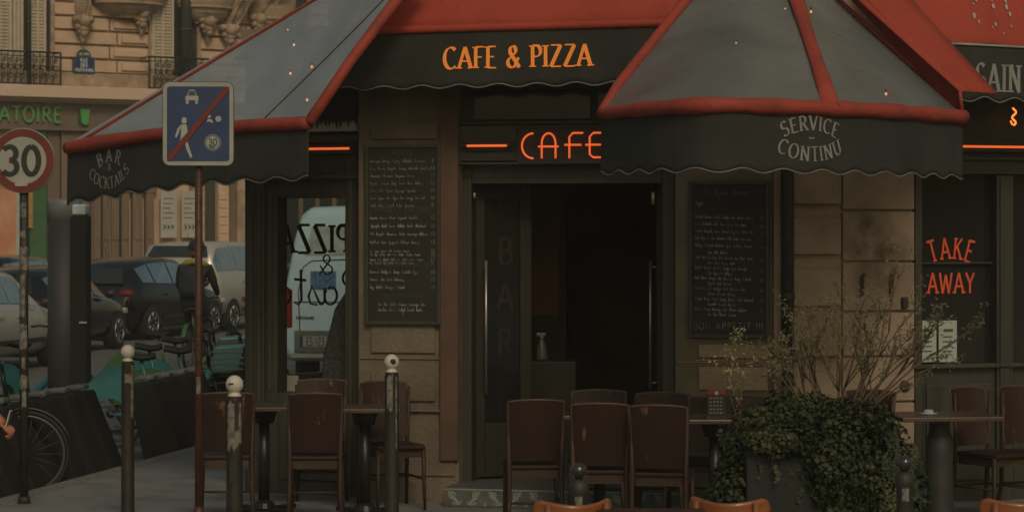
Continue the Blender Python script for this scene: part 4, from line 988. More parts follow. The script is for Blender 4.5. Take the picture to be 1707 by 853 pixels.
# menu stand
mx, my = tpos(1194, 697); ms = thing('menu_stand', 'small black table menu card with red top on the terrace table', 'menu stand', (mx, my, .751), R(4))
m = MB(); m.box(-.062, .062, -.01, .01, 0, .19); m.build('card', SLATE, ms, bevel=.002)
m = MB(); m.box(-.062, .062, -.013, -.0105, .158, .192); m.build('red_header', mat('menu_red', (.16, .025, .015), .6), ms)
m = MB()
for k_ in range(5):
    xx = -.045
    while xx < .03: xx = squiggle_word(m, xx, .13-k_*.024, 4, .012, lambda a, b, o: Vector((a, -.0125-o, b)), .0012)+.008
m.lathe([(.014, 0), (.013, .002)], 10, Matrix.Translation((.0, -.014, .166)) @ Matrix.Rotation(R(90), 4, 'X')); m.build('print', WHL, ms)
m = MB(); m.box(-.07, .07, -.025, .025, 0, .012); m.build('foot', WOODF, ms)
# spray bottle and glass inside the doorway
tbl_in = FR.hit(895, 600, 1.0)
ib = thing('counter_shelf', 'dark counter shelf just inside the open doorway', 'counter', (FR.o.x, FR.o.y, 0), FR.a)
m = MB(); a0 = FR.hit(860, v=.85)[0]; b0 = FR.hit(960, v=.85)[0]; m.box(a0, b0, .85, 1.15, .12, tbl_in[1]); m.build('body', JOIND, ib, bevel=.01)
u, z = FR.hit(903, 600, .98); sb = thing('spray_bottle', 'white spray bottle standing on the counter inside the doorway', 'bottle', tuple((MF @ Vector((u, .98, tbl_in[1]+.001)))))
m = MB(); m.lathe([(.045, 0), (.046, .02), (.038, .1), (.018, .15), (.014, .165)], 16); m.build('bottle', mat('cloudy_plastic', (.085, .085, .075), .4), sb, True)
m = MB(); m.box(-.04, .03, -.014, .014, .185, .21); m.box(-.014, .014, -.012, .012, .166, .186); m.build('spray_head', mat('head_plastic', (.15, .145, .12), .4), sb, bevel=.004)
u, z = FR.hit(868, 600, .98); gb = thing('glass_jar', 'dim glass jar left of the white spray bottle', 'jar', tuple((MF @ Vector((u, .98, tbl_in[1]+.001)))))
m = MB(); m.lathe([(.028, 0), (.03, .01), (.03, .15), (.024, .17), (.024, .18)], 14); m.build('jar', mat('jar_glass', (.10, .10, .09), .2), gb, True)

# ================================================================ BOLLARDS, SIGNS, TOTEM
def make_bollard(label, h=1.2):
    t = thing('white_topped_bollard', label, 'bollard', group='dark bollards with white ball tops')
    m = MB(); m.lathe([(.062, 0), (.062, .03), (.046, .06), (.044, h-.14), (.041, h-.115)], 20); m.build('post', BLACKB, t, True)
    m = MB(); m.lathe([(.036, h-.116), (.038, h-.108), (.03, h-.1)]+[(.048*math.cos(R(a)), h-.05+.05*math.sin(R(a))) for a in range(-58, 90, 10)]+[(.002, h)], 24); m.build('ball', WHITEB, t, True)
    return t
bl = None
for i, (px, py, ang, lab) in enumerate(((213, 574, 0, 'white-topped bollard nearest the left, standing in front of the bike docks'), (391, 625, 40, 'nearest white-topped bollard with a slot mark on its ball beside the brown pole'), (653, 590, 0, 'white-topped bollard with a dark patch on its ball before the stone pier'))):
    Y = (CAMZ-1.2)*F/(py-HZ); loc = ((px-CX)*Y/F, Y, 0)
    if bl is None: bl = make_bollard(lab); b_ = bl
    else:
        b_ = dup(bl, loc, 0, lab)
    b_.location = loc
    for ch in list(b_.children):
        if ch.name.startswith(('torn', 'mark', 'dark')): bpy.data.objects.remove(ch)
    r_ = .0455; m = MB(); rnd = random.Random(i*3+1)
    def wrap(a0, a1, z0, z1, jag=.012):
        n = 6; vs = []
        for k in range(n+1):
            a = R(a0+(a1-a0)*k/n)-math.pi/2
            vs += [(r_*math.cos(a), r_*math.sin(a), z0+rnd.uniform(-jag, jag)), (r_*math.cos(a), r_*math.sin(a), z1+rnd.uniform(-jag, jag))]
        m.add(vs, [(2*k, 2*k+2, 2*k+3, 2*k+1) for k in range(n)])
    if i == 0: wrap(-20, 60, .94, 1.0, .01); wrap(35, 70, .70, 1.06, .01)
    if i == 1: wrap(-50, 5, .80, 1.06, .02); wrap(35, 60, .83, 1.05, .01); wrap(5, 35, .8, .9, .02)
    if i == 2: wrap(-40, 10, .86, 1.07, .02); wrap(35, 52, .6, 1.06, .004)
    m.build('torn_sticker', STICK, b_)
    if i == 1: m = MB(); m.box(-.028, .0, -.0505, -.045, h0-.008 if False else 1.152, 1.160); m.box(-.02, .02, -.048, -.0475, .62, .74); m.build('mark', SIGNK, b_)
    if i == 2: m = MB(); m.lathe([(.02, .0), (.016, .004), (.003, .006)], 7, Matrix.Translation((.010, -.0455, 1.155)) @ Matrix.Rotation(R(95), 4, 'X')); m.build('dark_patch', SIGNK, b_)
db = None
for (px, py, lab) in ((965, 770, 'short black bollard with a glossy ball and sticker behind the centre orange chair'), (1508, 758, 'short black bollard with a glossy ball right of the ivy planter')):
    Y = (CAMZ-.95)*F/(py-HZ); loc = ((px-CX)*Y/F, Y, 0)
    if db is None:
        db = thing('black_bollard', lab, 'bollard', loc, 0, 'short black bollards with ball tops')
        m = MB(); m.lathe([(.055, 0), (.055, .04), (.038, .07), (.038, .80), (.045, .815), (.043, .845), (.03, .868), (.014, .876)], 20); m.build('post', BLACKP, db, True)
        m = MB(); m.lathe([(.014, .874)]+[(.038*math.cos(R(a)), .912+.038*math.sin(R(a))) for a in range(-65, 90, 10)]+[(.002, .95)], 20); m.build('ball', mat('glossy_black_ball', (.03, .032, .028), .12, coat=.5), db, True)
        m = MB(); m.box(-.018, .014, -.0385, -.036, .74, .80); m.build('sticker', STICK, db)
    else: dup(db, loc, 0, lab)
# 30 sign
Y = 2*F/(838-HZ); sx_ = (40-CX)*Y/F
s30 = thing('speed_limit_sign', 'round red-bordered 30 speed limit sign on a stickered pole at the left', 'road sign', (sx_, Y, 0))
m = MB(); m.tube([(0, 0, 0), (0, 0, 2.62)], .032, 14); m.lathe([(.05, 0), (.04, .05)], 14); pp = m.build('pole', BLACKP, s30, True)
m = MB(); rnd = random.Random(9); r_ = .0335
for (z0, z1) in ((2.18, 2.08), (1.98, 1.93), (1.86, 1.70), (1.66, 1.36), (1.30, 1.12), (1.06, .98), (.93, .83), (.82, .70)):
    n = 6; vs = []; a0 = rnd.uniform(-60, -10); a1 = rnd.uniform(20, 75)
    for k in range(n+1):
        a = R(a0+(a1-a0)*k/n)-math.pi/2; vs += [(r_*math.cos(a), r_*math.sin(a), z0+rnd.uniform(-.01, .01)), (r_*math.cos(a), r_*math.sin(a), z1+rnd.uniform(-.01, .01))]
    m.add(vs, [(2*k, 2*k+2, 2*k+3, 2*k+1) for k in range(n)])
m.build('torn_sticker', STICK, s30)
zc_ = CAMZ+(HZ-268)*Y/F; MS = Matrix.Translation((-.0, -.045, zc_)) @ Matrix.Rotation(R(90), 4, 'X')
m = MB(); m.lathe([(.233, -.012), (.237, -.006), (.235, .004), (.232, .006)], 48, MS); pn = m.build('plate', mat('sign_rim_grey', (.22, .22, .19), .5), s30, True)
m = MB(); 
def ring(r0, r1, y, n=48): m.add([(r*math.cos(2*math.pi*i/n), y, zc_+r*math.sin(2*math.pi*i/n)) for i in range(n) for r in (r0, r1)], [(2*i, 2*i+1, (2*i+3) % (2*n), (2*i+2) % (2*n)) for i in range(n)])
ring(.172, .229, -.053); m.build('red_border', SIGNR, s30)
m = MB(); ring(.001, .172, -.0535); m.build('white_field', SIGNW, s30)
m = MB(); stroke_text(m, '30', .20, lambda x, y, o: Vector((x-.01, -.056-o, zc_+y)), .2, .18, .10, serif=False, sx=1.02); m.build('numerals', SIGNK, s30)
m = MB(); m.box(-.055, .035, -.058, -.0572, zc_-.185, zc_-.115); m.box(-.06, .03, -.0585, -.0577, zc_-.135, zc_-.11); m.build('sticker', mat('pale_sticker', (.38, .38, .34), .7, scale=30, var=.2), s30)
# blue zone sign on the rust brown pole
Y = 15.4; sx_ = (331-CX)*Y/F
bsn = thing('zone_sign', 'square blue end-of-shared-zone sign struck by a red bar on a rust brown pole', 'road sign', (sx_, Y, 0), R(4))
m = MB(); m.tube([(0, .01, 0), (0, .01, 2.75)], .0235, 14); m.lathe([(.05, 0), (.035, .25), (.027, .3)], 14, Matrix.Translation((0, .01, 0))); m.build('pole', POLEB, bsn, True)
zb_ = CAMZ+(HZ-207)*Y/F; hw, hh_ = .213, .253
def rrect(hw, hh_, r, n=6):
    out = []
    for (cx, cy, a0) in ((hw-r, hh_-r, 0), (-hw+r, hh_-r, 90), (-hw+r, -hh_+r, 180), (hw-r, -hh_+r, 270)):
        out += [(cx+r*math.cos(R(a0+90*i/n)), cy+r*math.sin(R(a0+90*i/n))) for i in range(n+1)]
    return out
fy = lambda a, b, t: Vector((a, t, zb_+b))
m = MB(); m.prism(rrect(hw+.004, hh_+.004, .045), -.036, -.012, fy); m.build('plate_edge', DKGRN, bsn)
m = MB(); m.prism(rrect(hw, hh_, .042), -.04, -.0365, fy); m.build('white_border', SIGNW, bsn)
m = MB(); m.prism(rrect(hw-.024, hh_-.026, .018), -.0425, -.0405, fy); m.build('blue_field', SIGNB, bsn)
WH = mat('sign_symbol_white', (.35, .38, .36), .5, var=.08)
m = MB(); yf = lambda a, b, t: Vector((a, t, zb_+b)); A, B_ = -.0455, -.0435
def sh(pl): m.prism(pl, A, B_, yf)
# car
cx_, cy_ = -.038, .155
sh([(cx_-.04, cy_-.012), (cx_+.04, cy_-.012), (cx_+.04, cy_+.012), (cx_+.028, cy_+.016), (cx_-.028, cy_+.016), (cx_-.04, cy_+.012)])
for s_ in (-1, 1):
    sh([(cx_+s_*.02, cy_-.034), (cx_+s_*.036, cy_-.034), (cx_+s_*.036, cy_-.013), (cx_+s_*.02, cy_-.013)])
    sh([(cx_+s_*.024, cy_+.017), (cx_+s_*.030, cy_+.017), (cx_+s_*.020, cy_+.044), (cx_+s_*.014, cy_+.044)])
sh([(cx_-.02, cy_+.045), (cx_+.02, cy_+.045), (cx_+.017, cy_+.052), (cx_-.017, cy_+.052)])
# walking figure
gx, gy_ = -.085, .0
sh([(gx+.016*math.cos(2*math.pi*i/14), gy_+.02+.02*math.sin(2*math.pi*i/14)) for i in range(14)])
sh([(gx-.02, gy_-.005), (gx+.014, gy_-.004), (gx+.022, gy_-.05), (gx+.014, gy_-.09), (gx-.022, gy_-.09), (gx-.018, gy_-.04)])
sh([(gx-.022, gy_-.008), (gx-.021, gy_-.028), (gx-.045, gy_-.085), (gx-.056, gy_-.08), (gx-.04, gy_-.03)])
sh([(gx-.022, gy_-.091), (gx-.002, gy_-.091), (gx-.022, gy_-.15), (gx-.042, gy_-.178), (gx-.052, gy_-.172), (gx-.035, gy_-.14)])
sh([(gx-.001, gy_-.091), (gx+.015, gy_-.091), (gx+.03, gy_-.14), (gx+.05, gy_-.20), (gx+.038, gy_-.21), (gx+.012, gy_-.15)])
# playing child and ball
bx_, by_ = .092, .03
for (qx, qy, qr) in ((.03, 0, .018), (-.025, .015, .01)): sh([(bx_+qx+qr*math.cos(2*math.pi*i/14), by_+qy+qr*math.sin(2*math.pi*i/14)) for i in range(14)])
sh([(bx_-.035, by_-.0), (bx_-.012, by_-.002), (bx_+.0, by_-.02), (bx_-.008, by_-.026), (bx_-.025, by_-.015), (bx_-.04, by_-.02)])
sh([(.088+.05*math.cos(2*math.pi*i/24), -.115+.05*math.sin(2*math.pi*i/24)) for i in range(24)])
m.build('white_symbols', WH, bsn)
m = MB(); vs = []
for i in range(24):
    a = 2*math.pi*i/24; vs += [(.088+.040*math.cos(a), -.0465, zb_-.115+.040*math.sin(a)), (.088+.047*math.cos(a), -.0465, zb_-.115+.047*math.sin(a))]
m.add(vs, [(2*i, 2*i+1, (2*i+3) % 48, (2*i+2) % 48) for i in range(24)])
stroke_text(m, '30', .04, lambda x, y, o: Vector((.088+x, -.0466-o, zb_-.112+y)), .2, .2, .1, serif=False)
m.box(.07, .1, -.0467, -.0464, zb_-.15, zb_-.135); m.box(cx_-.02, cx_+.02, -.0466, -.046, zb_+cy_+.02, zb_+cy_+.04); m.build('dark_marks', mat('sign_grey_print', (.08, .085, .08), .6), bsn)
m = MB(); m.prism([(-hw+.026, -hh_+.055), (-hw+.026, -hh_+.03), (-hw+.052, -hh_+.03), (hw-.026, hh_-.052), (hw-.026, hh_-.028), (hw-.05, hh_-.028)], -.049, -.047, yf); m.build('red_bar', SIGNR, bsn)
m = MB()
for z in (zb_-.1, zb_+.12): m.box(-.045, .045, -.011, .036, z, z+.03)
m.build('bracket', IRON, bsn)
m = MB(); m.box(-.012, .012, -.0135, -.013, .99, 1.09); m.build('torn_sticker', STICK, bsn)
# bike share totem column
Y = 25.0; tt = thing('bike_share_totem', 'tall round grey bike-share column rising behind the docks', 'totem', ((108-CX)*Y/F, Y, -.12))
top = CAMZ+(HZ-332)*Y/F+.12
m = MB(); m.lathe([(.17, 0), (.168, top-.24)], 32); m.build('column', TOTEM, tt, True)
m = MB(); m.lathe([(.172, top-.236), (.172, top-.04), (.165, top-.015), (.14, top)], 32); m.build('cap', TOTEMC, tt, True)
m = MB(); m.box(.06, .245, -.15, .12, 0, top-.16); m.build('terminal', DOCK, tt, bevel=.02)
m = MB(); m.box(.08, .235, -.14, .1, top-.159, top-.05); m.build('lamp_head', mat('pale_lamp_head', (.40, .46, .5), .3), tt, bevel=.02)
m = MB(); m.box(.17, .245, -.17, -.151, 1.18, 1.20); m.build('card_slot', CHROME, tt)

# ================================================================ DOCKS AND BIKES
def make_dock(label):
    t = thing('bike_dock', label, 'bike dock', group='dark bike docks along the kerb')
    m = MB(); m.prism([(-.30, .70), (-.05, .73), (.24, 0), (-.14, 0)], -.205, .205, lambda a, b, t_: Vector((a, t_, b))); m.build('body', DOCK, t, bevel=.02)
    m = MB(); m.prism([(-.26, .732), (-.07, .742), (-.08, .785), (-.23, .775)], -.10, .10, lambda a, b, t_: Vector((a, t_, b))); m.build('cap', DOCKC, t, bevel=.012)
    m = MB(); m.lathe([(.014, 0), (.012, .006)], 10, Matrix.Translation((-.12, -.101, .76)) @ Matrix.Rotation(R(90), 4, 'X')); m.build('lock_light', CHROME, t)
    return t
dk = None; n_ = 0
words = ['nearest', 'second', 'third', 'fourth', 'fifth', 'sixth', 'seventh', 'eighth', 'ninth', 'tenth']
for row, ys, nm in ((0, (18.55, 18.98, 19.41, 19.84, 20.27, 20.7, 21.13, 21.56), 'left row'), (1, (22.95, 23.37, 23.8, 24.23, 24.66, 25.1, 25.52, 25.95, 26.4, 26.8), 'right row')):
    for i, y in enumerate(ys):
        x = kerbx(y)-(.52 if row == 0 else .40); lab = 'dark wedge-shaped bike dock, %s of the %s counted from the camera' % (words[i], nm)
        if dk is None: dk = make_dock(lab); dk.location = (x, y, -.118); dk.rotation_euler = (0, 0, R(-3))
        else: dup(dk, (x, y, -.118), R(-3), lab)
RIMG = mat('dull_rim_grey', (.13, .13, .125), .4, .4, var=.2)
def make_bike(label, body):
    t = thing('share_bike', label, 'bicycle', group='share bikes standing in the docks')
    wr = .33
    for cx_ in (-.55, .55):
        m = MB(); m.tube([(cx_+wr*math.cos(2*math.pi*i/36), 0, wr+wr*math.sin(2*math.pi*i/36)) for i in range(37)], .022, 8, cap=False)
        w_ = m.build('wheel', RUB, t, True)
        m = MB(); m.tube([(cx_+(wr-.028)*math.cos(2*math.pi*i/36), 0, wr+(wr-.028)*math.sin(2*math.pi*i/36)) for i in range(37)], .012, 6, cap=False)
        for k in range(18):
            a = 2*math.pi*k/18; m.tube([(cx_, .02*(-1)**k, wr), (cx_+(wr-.03)*math.cos(a), 0, wr+(wr-.03)*math.sin(a))], .0018, 4)
        m.build('rim', RIMG, w_, True)
        m = MB(); m.lathe([(.03, -.05), (.04, -.03), (.04, .03), (.03, .05)], 12, Matrix.Translation((cx_, 0, wr)) @ Matrix.Rotation(R(90), 4, 'X')); m.build('hub', IRON, w_, True)
        m = MB(); m.grid(lambda u, v, cx_=cx_: Vector((cx_+(wr+.035)*math.cos(R(20+140*u)), (v-.5)*.07, wr+(wr+.035)*math.sin(R(20+140*u)))), 16, 2); m.build('mudguard', body, t, True, solid=.004)
    m = MB()     # rear skirt guard, a filled segment on both sides
    for s in (-1, 1):
        pl = [(-.55+(wr+.03)*math.cos(R(a)), wr+(wr+.03)*math.sin(R(a))) for a in range(10, 190, 10)]+[(-.55+.15*math.cos(R(a)), wr+.15*math.sin(R(a))) for a in range(180, -10, -20)]
        m.add([(a, s*.045, b) for a, b in pl], [tuple(range(len(pl)))])
    m.build('skirt_guard', body, t, solid=.003)
    m = MB(); m.tube([(-.2, 0, .30), (-.05, 0, .36), (.25, 0, .52), (.42, 0, .74)], [.045, .045, .04, .035], 10); m.tube([(-.55, .05, wr), (-.2, .04, .3)], .014, 6); m.tube([(-.55, -.05, wr), (-.2, -.04, .3)], .014, 6)
    m.tube([(-.12, 0, .3), (-.26, 0, .86)], .018, 8); m.build('frame', body, t, True)
    m = MB(); m.tube([(.40, 0, .80), (.55, .045, wr)], .016, 8); m.tube([(.40, 0, .80), (.55, -.045, wr)], .016, 8); m.tube([(.40, 0, .78), (.36, 0, 1.02)], .018, 8)
    m.tube([(.24, -.29, 1.05), (.33, -.24, 1.06), (.37, -.1, 1.04), (.37, .1, 1.04), (.33, .24, 1.06), (.24, .29, 1.05)], .013, 8); m.build('fork_and_handlebar', IRON, t, True)
    m = MB(); m.grid(lambda u, v: Vector((-.40+.28*u, (v-.5)*(.20-.14*u), .90-.03*abs(v-.5)*2+.015*math.cos(u*5))), 8, 6); m.build('saddle', RUB, t, True, solid=.04)
    m = MB(); m.prism([(.44, .72), (.46, .98), (.76, 1.0), (.70, .74)], -.16, .16, lambda a, b, t_: Vector((a, t_, b))); m.build('basket', body if body is TEAL else IRON, t, bevel=.02)
    m = MB()
    for k in range(4): m.box(.44, .745, -.165, -.161, .76+k*.055, .78+k*.055)
    m.build('basket_bars', DOCKC, t)
    m = MB(); m.lathe([(.085, -.012), (.085, .012)], 20, Matrix.Translation((-.12, -.06, .30)) @ Matrix.Rotation(R(90), 4, 'X')); m.tube([(-.12, -.08, .3), (-.02, -.09, .2)], .01, 6); m.box(-.06, .04, -.15, -.07, .18, .2); m.build('crank', IRON, t)
    return t
b1 = make_bike('teal share bike whose rear guard shows right of the grey column', TEAL); b1.location = (-3.32, 24.3, -.118)
b2 = make_bike('share bike with green rear mudguard behind the first white-topped bollard', TEALG); b2.location = (-3.13, 25.6, -.118); b2.rotation_euler = (0, 0, R(4))
for (px, Y, ang, lab, src) in (
    (290, 26.2, 8, 'teal share bike beside the blue sign pole', b1), (330, 27.9, 12, 'basketless share bike right behind the teal one beside the blue sign pole', b1),
    (300, 29.5, 5, 'green share bike farthest along the docks', b2), (62, 27.0, 60, 'teal share bike at the left behind the stickered pole', b1),
    (-75, 19.9, 6, 'green share bike at the left edge whose front wheel stands before the docks', b2)):
    q_ = dup(src, ((px-CX)*Y/F, Y, -.118), R(ang), lab)
    if px < 100 or Y > 27:
        for ch in list(q_.children):
            if ch.name.startswith('basket'): bpy.data.objects.remove(ch)

# ================================================================ VEHICLES
def make_car(label, paint, L=4.3, W=1.78, H=1.48, kind='hatch', loc=(0, 0), heading=0, name='parked_car'):
    t = thing(name, label, 'car', (loc[0], loc[1], -.119), heading, 'cars parked across the street')
    hb = .93*H/1.48; hw = W/2
    if kind == 'hatch':   # x (front +), zbottom, zbelt, half width, zroof, half width roof
        S = [(-.5, .36, .62, .74, .64, .66), (-.49, .28, .80, .86, .88, .76), (-.465, .25, hb+.04, .93, hb+.10, .78), (-.37, .24, hb+.08, .98, H-.13, .64), (-.26, .22, hb+.05, 1, H-.035, .65), (-.08, .22, hb+.01, 1, H, .66), (.06, .22, hb-.01, 1, H-.045, .66), (.20, .22, hb-.04, 1, hb+.10, .74), (.25, .22, hb-.06, 1, hb-.01, .80), (.36, .24, hb-.14, .97, hb-.08, .76), (.44, .26, .66, .90, .73, .70), (.485, .30, .54, .76, .62, .60), (.5, .36, .48, .6, .52, .5)]
    else:
        S = [(-.5, .42, .8, .86, .84, .8), (-.49, .32, hb, .94, hb+.06, .82), (-.47, .3, hb+.04, .98, H-.30, .78), (-.43, .3, hb+.04, 1, H-.04, .76), (-.25, .28, hb+.04, 1, H, .75), (.0, .28, hb+.02, 1, H, .75), (.1, .28, hb, 1, H-.06, .74), (.235, .28, hb, 1, hb+.12, .78), (.27, .28, hb, 1, hb+.03, .84), (.38, .3, hb-.08, .98, hb-.03, .82), (.46, .33, .78, .92, .84, .76), (.5, .4, .6, .78, .68, .7)]
    def sec(s):
        x, zb, zl, w_, zr, wr = s; w_ *= hw; wr *= hw; x *= L
        return [(x, 0, zb), (x, .8*w_, zb), (x, .97*w_, zb+.1), (x, w_, zb+.5*(zl-zb)), (x, .985*w_, zl-.05), (x, .95*w_, zl), (x, wr+(.02), zr-.05 if zr-zl > .1 else (zl+zr)/2), (x, wr*.86, zr), (x, 0, zr+.015)]
    secs = [sec(s) for s in S]; k = 9; vs = []; fs_ = []
    for sc_ in secs: vs += sc_; vs += [(x, -y, z) for x, y, z in sc_[1:-1][::-1]]
    r_ = 2*k-2
    for i in range(len(secs)-1):
        for j in range(r_): fs_.append((i*r_+j, i*r_+(j+1) % r_, (i+1)*r_+(j+1) % r_, (i+1)*r_+j))
    fs_ += [tuple(range(r_)), tuple(range((len(secs)-1)*r_, len(secs)*r_))]
    m = MB(); m.add(vs, fs_); body = m.build('body', paint, t, True)
    def lerp3(a, b, q): return tuple(a[i]+(b[i]-a[i])*q for i in range(3))
    # side glass
    idx = range(3, 7) if kind == 'hatch' else range(2, 7)
    for s in (-1, 1):
        m = MB()
        for i in idx:
            if i+1 >= len(secs): continue
            a0, a1 = lerp3(secs[i][5], secs[i][6], .12), lerp3(secs[i][5], secs[i][6], .93); b0, b1_ = lerp3(secs[i+1][5], secs[i+1][6], .12), lerp3(secs[i+1][5], secs[i+1][6], .93)
            q0, q1 = .04, .96
            c = [lerp3(a0, b0, q0), lerp3(a0, b0, q1), lerp3(a1, b1_, q1), lerp3(a1, b1_, q0)]
            m.add([(x, s*(y+.012), z) for x, y, z in c], [(0, 1, 2, 3)])
        m.build('side_window', CARG, t)
    # rear and front screens
    for (ia, ib_, nm) in (((2, 3, 'rear_window'), (7 if kind == 'hatch' else 6, 7 if kind != 'hatch' else 6, 'windscreen'))):
        a, b = secs[ia], secs[ib_]; lo, hi = (a, b) if a[8][2] < b[8][2] else (b, a)
        sgn = -1 if ia < 4 else 1
        y0, y1 = lo[6][1]*.9, hi[7][1]*.96
        p0 = Vector((lo[8][0], 0, lo[8][2])); p1 = Vector((hi[8][0], 0, hi[8][2])); dd = (p1-p0); nn = Vector((sgn*abs(dd.z), 0, abs(dd.x))).normalized()*.02
        if ia < 4: p0 = p0-dd*.15
        pa = p0+dd*.08+nn; pb = p0+dd*.92+nn
        m = MB(); m.add([(pa.x, -y0, pa.z), (pa.x, y0, pa.z), (pb.x, y1, pb.z), (pb.x, -y1, pb.z)], [(0, 1, 2, 3)]); m.build(nm, GLD if kind == 'hatch' or ia < 4 else CARG, t)
    for sx in (-.31*L, .30*L):
        for s in (-1, 1):
            y = s*hw; M = Matrix.Translation((sx, y*.90, .32)) @ Matrix.Rotation(R(90), 4, 'X')
            m = MB(); m.lathe([(.20, -.11), (.30, -.11), (.325, -.08), (.325, .08), (.30, .11), (.20, .11)], 28, M); w_ = m.build('wheel', RUB, t, True)
            m = MB()
            m.tube([M @ Vector((.205*math.cos(2*math.pi*q_/24), .205*math.sin(2*math.pi*q_/24), -.11*(1 if s > 0 else -1))) for q_ in range(25)], .014, 6)
            for kk in range(7):
                a = 2*math.pi*kk/7; yy = -.115*(1 if s > 0 else -1)
                m.tube([M @ Vector((.03*math.cos(a), .03*math.sin(a), yy*.8)), M @ Vector((.21*math.cos(a), .21*math.sin(a), yy))], .018, 5)
            m.build('rim', STEEL, w_, True)
            m = MB(); m.add([(sx+q*math.cos(math.pi*i/14), y*1.004, .30+q*math.sin(math.pi*i/14)) for i in range(15) for q in (.30, .375)], [(2*i, 2*i+1, 2*i+3, 2*i+2) for i in range(14)]); m.build('wheel_arch', RUB, t, solid=.01)
    for s in (-1, 1):
        m = MB(); m.lathe([(.01, -.09), (.07, -.06), (.075, .04), (.03, .09)], 10, Matrix.Translation((.17*L, s*(hw+.07), hb+.06)) @ Matrix.Rotation(R(90), 4, 'X')); m.build('mirror', SIGNK, t, True)
        zl = .80*H/1.48
        m = MB(); m.box(-.497*L, -.46*L, min(s*hw*.70, s*hw*.95), max(s*hw*.70, s*hw*.95), zl+.02, zl+.11); m.build('tail_light', TAIL, t, bevel=.02)
        m = MB(); m.box(.445*L, .482*L, min(s*hw*.5, s*hw*.88), max(s*hw*.5, s*hw*.88), .60, .70); m.build('headlight', HEAD, t, bevel=.02)
        m = MB(); m.box(-.2*L, .2*L, s*(hw+.003)-.006, s*(hw+.003)+.006, .40, .47); 
        m.build('side_trim', SIGNK, t)
        m = MB()
        for xx in (-.04*L, -.2*L): m.box(xx, xx+.16, s*(hw+.0)-.015, s*(hw+.0)+.015, hb-.14, hb-.115)
        m.build('door_handle', paint, t)
    m = MB(); m.box(-.502*L, -.494*L, -.26, .26, .55 if kind == 'hatch' else .62, .66 if kind == 'hatch' else .73); m.build('number_plate', SIGNW, t)
    m = MB(); m.box(-.503*L, -.47*L, -hw*.8, hw*.8, .28, .42); m.build('bumper', SIGNK, t, bevel=.02)
    m = MB(); m.tube([(-.33*L, 0, H), (-.36*L, 0, H+.18)], .005, 5); m.build('aerial', SIGNK, t)
    return t
CARG = mat('car_window_glass', (.46, .52, .56), .06, .9, var=.1)
TAIL = mat('tail_lamp_red', (.20, .015, .012), .2, var=.1); HEAD = mat('headlamp_clear', (.4, .4, .38), .15, var=.1)
CBLK = mat('black_car_paint', (.006, .006, .007), .14, var=.1, coat=.35); CSIL = mat('silver_car_paint', (.50, .47, .42), .3, .3, var=.08, coat=.5); CBLU = mat('dark_blue_car_paint', (.006, .009, .015), .09, var=.1, coat=1.0)
HD = R(90-12)
def cpos(px, Y): return ((px-CX)*Y/F, Y)
make_car('black estate car with red tail light and bright side windows across the street', CBLK, 4.5, 1.8, 1.55, 'hatch', cpos(238, 49.4), HD-R(6))
make_car('silver people carrier with dark rear window parked ahead of the black estate', CSIL, 4.4, 1.86, 1.83, 'van', cpos(362, 53.4), HD-R(4))
make_car('black hatchback whose front wing and wheel show right of the grey column', CBLK, 4.2, 1.76, 1.48, 'hatch', cpos(72, 43.2), HD)
make_car('dark blue car with a bright rear window behind the stickered sign pole', CBLU, 4.4, 1.8, 1.60, 'van', cpos(12, 46.6), HD)
make_car('pale silver car cut by the left edge of the photo', CSIL, 4.2, 1.76, 1.5, 'hatch', cpos(-55, 37.6), HD)
make_car('dark car with a red light seen through the corner window left of the van', CBLK, 4.2, 1.76, 1.5, 'hatch', cpos(535, 46), HD)
# white van seen through the corner window
van = thing('white_van', 'pale white van with blue door sticker seen from behind through the corner window', 'van', ((590-CX)*32.0/F, 32.0, -.119), R(-8))
zt = CAMZ+(HZ-345)*32/F+.119
def vsec(y, q=0.):
    hw = .96-q*.5
    return [(0, y, .42+q), (hw*.9, y, .42+q), (hw, y, .55+q), (hw, y, .95), (hw*.945, y, 1.4), (hw*.83, y, 2.0-q), (hw*.74, y, zt-.1-q), (hw*.60, y, zt-q), (0, y, zt+.02-q)]
secs = [vsec(0, .10), vsec(.05, .04), vsec(.16, 0), vsec(3.6, 0), vsec(4.4, .1)]; vs = []
for s_ in secs: vs += s_; vs += [(-x, y, z) for x, y, z in s_[1:-1][::-1]]
fs_ = [(i*16+j, i*16+(j+1) % 16, (i+1)*16+(j+1) % 16, (i+1)*16+j) for i in range(4) for j in range(16)]+[tuple(range(16)), tuple(range(64, 80))]
m = MB(); m.add(vs, fs_); m.build('body', VANW, van, True, bevel=.03)
m = MB(); m.box(-.005, .005, -.006, .02, .62, 2.2); m.box(-.75, .75, -.006, .02, 1.17, 1.185); m.tube([(-.70, -.002, .7), (-.72, -.002, 1.3), (-.66, -.002, 1.62), (-.55, -.002, 1.70), (-.1, -.002, 1.72)], .008, 5); m.tube([(.70, -.002, .7), (.72, -.002, 1.3), (.66, -.002, 1.62), (.55, -.002, 1.70), (.1, -.002, 1.72)], .008, 5); m.build('door_seam', TOTEM, van)
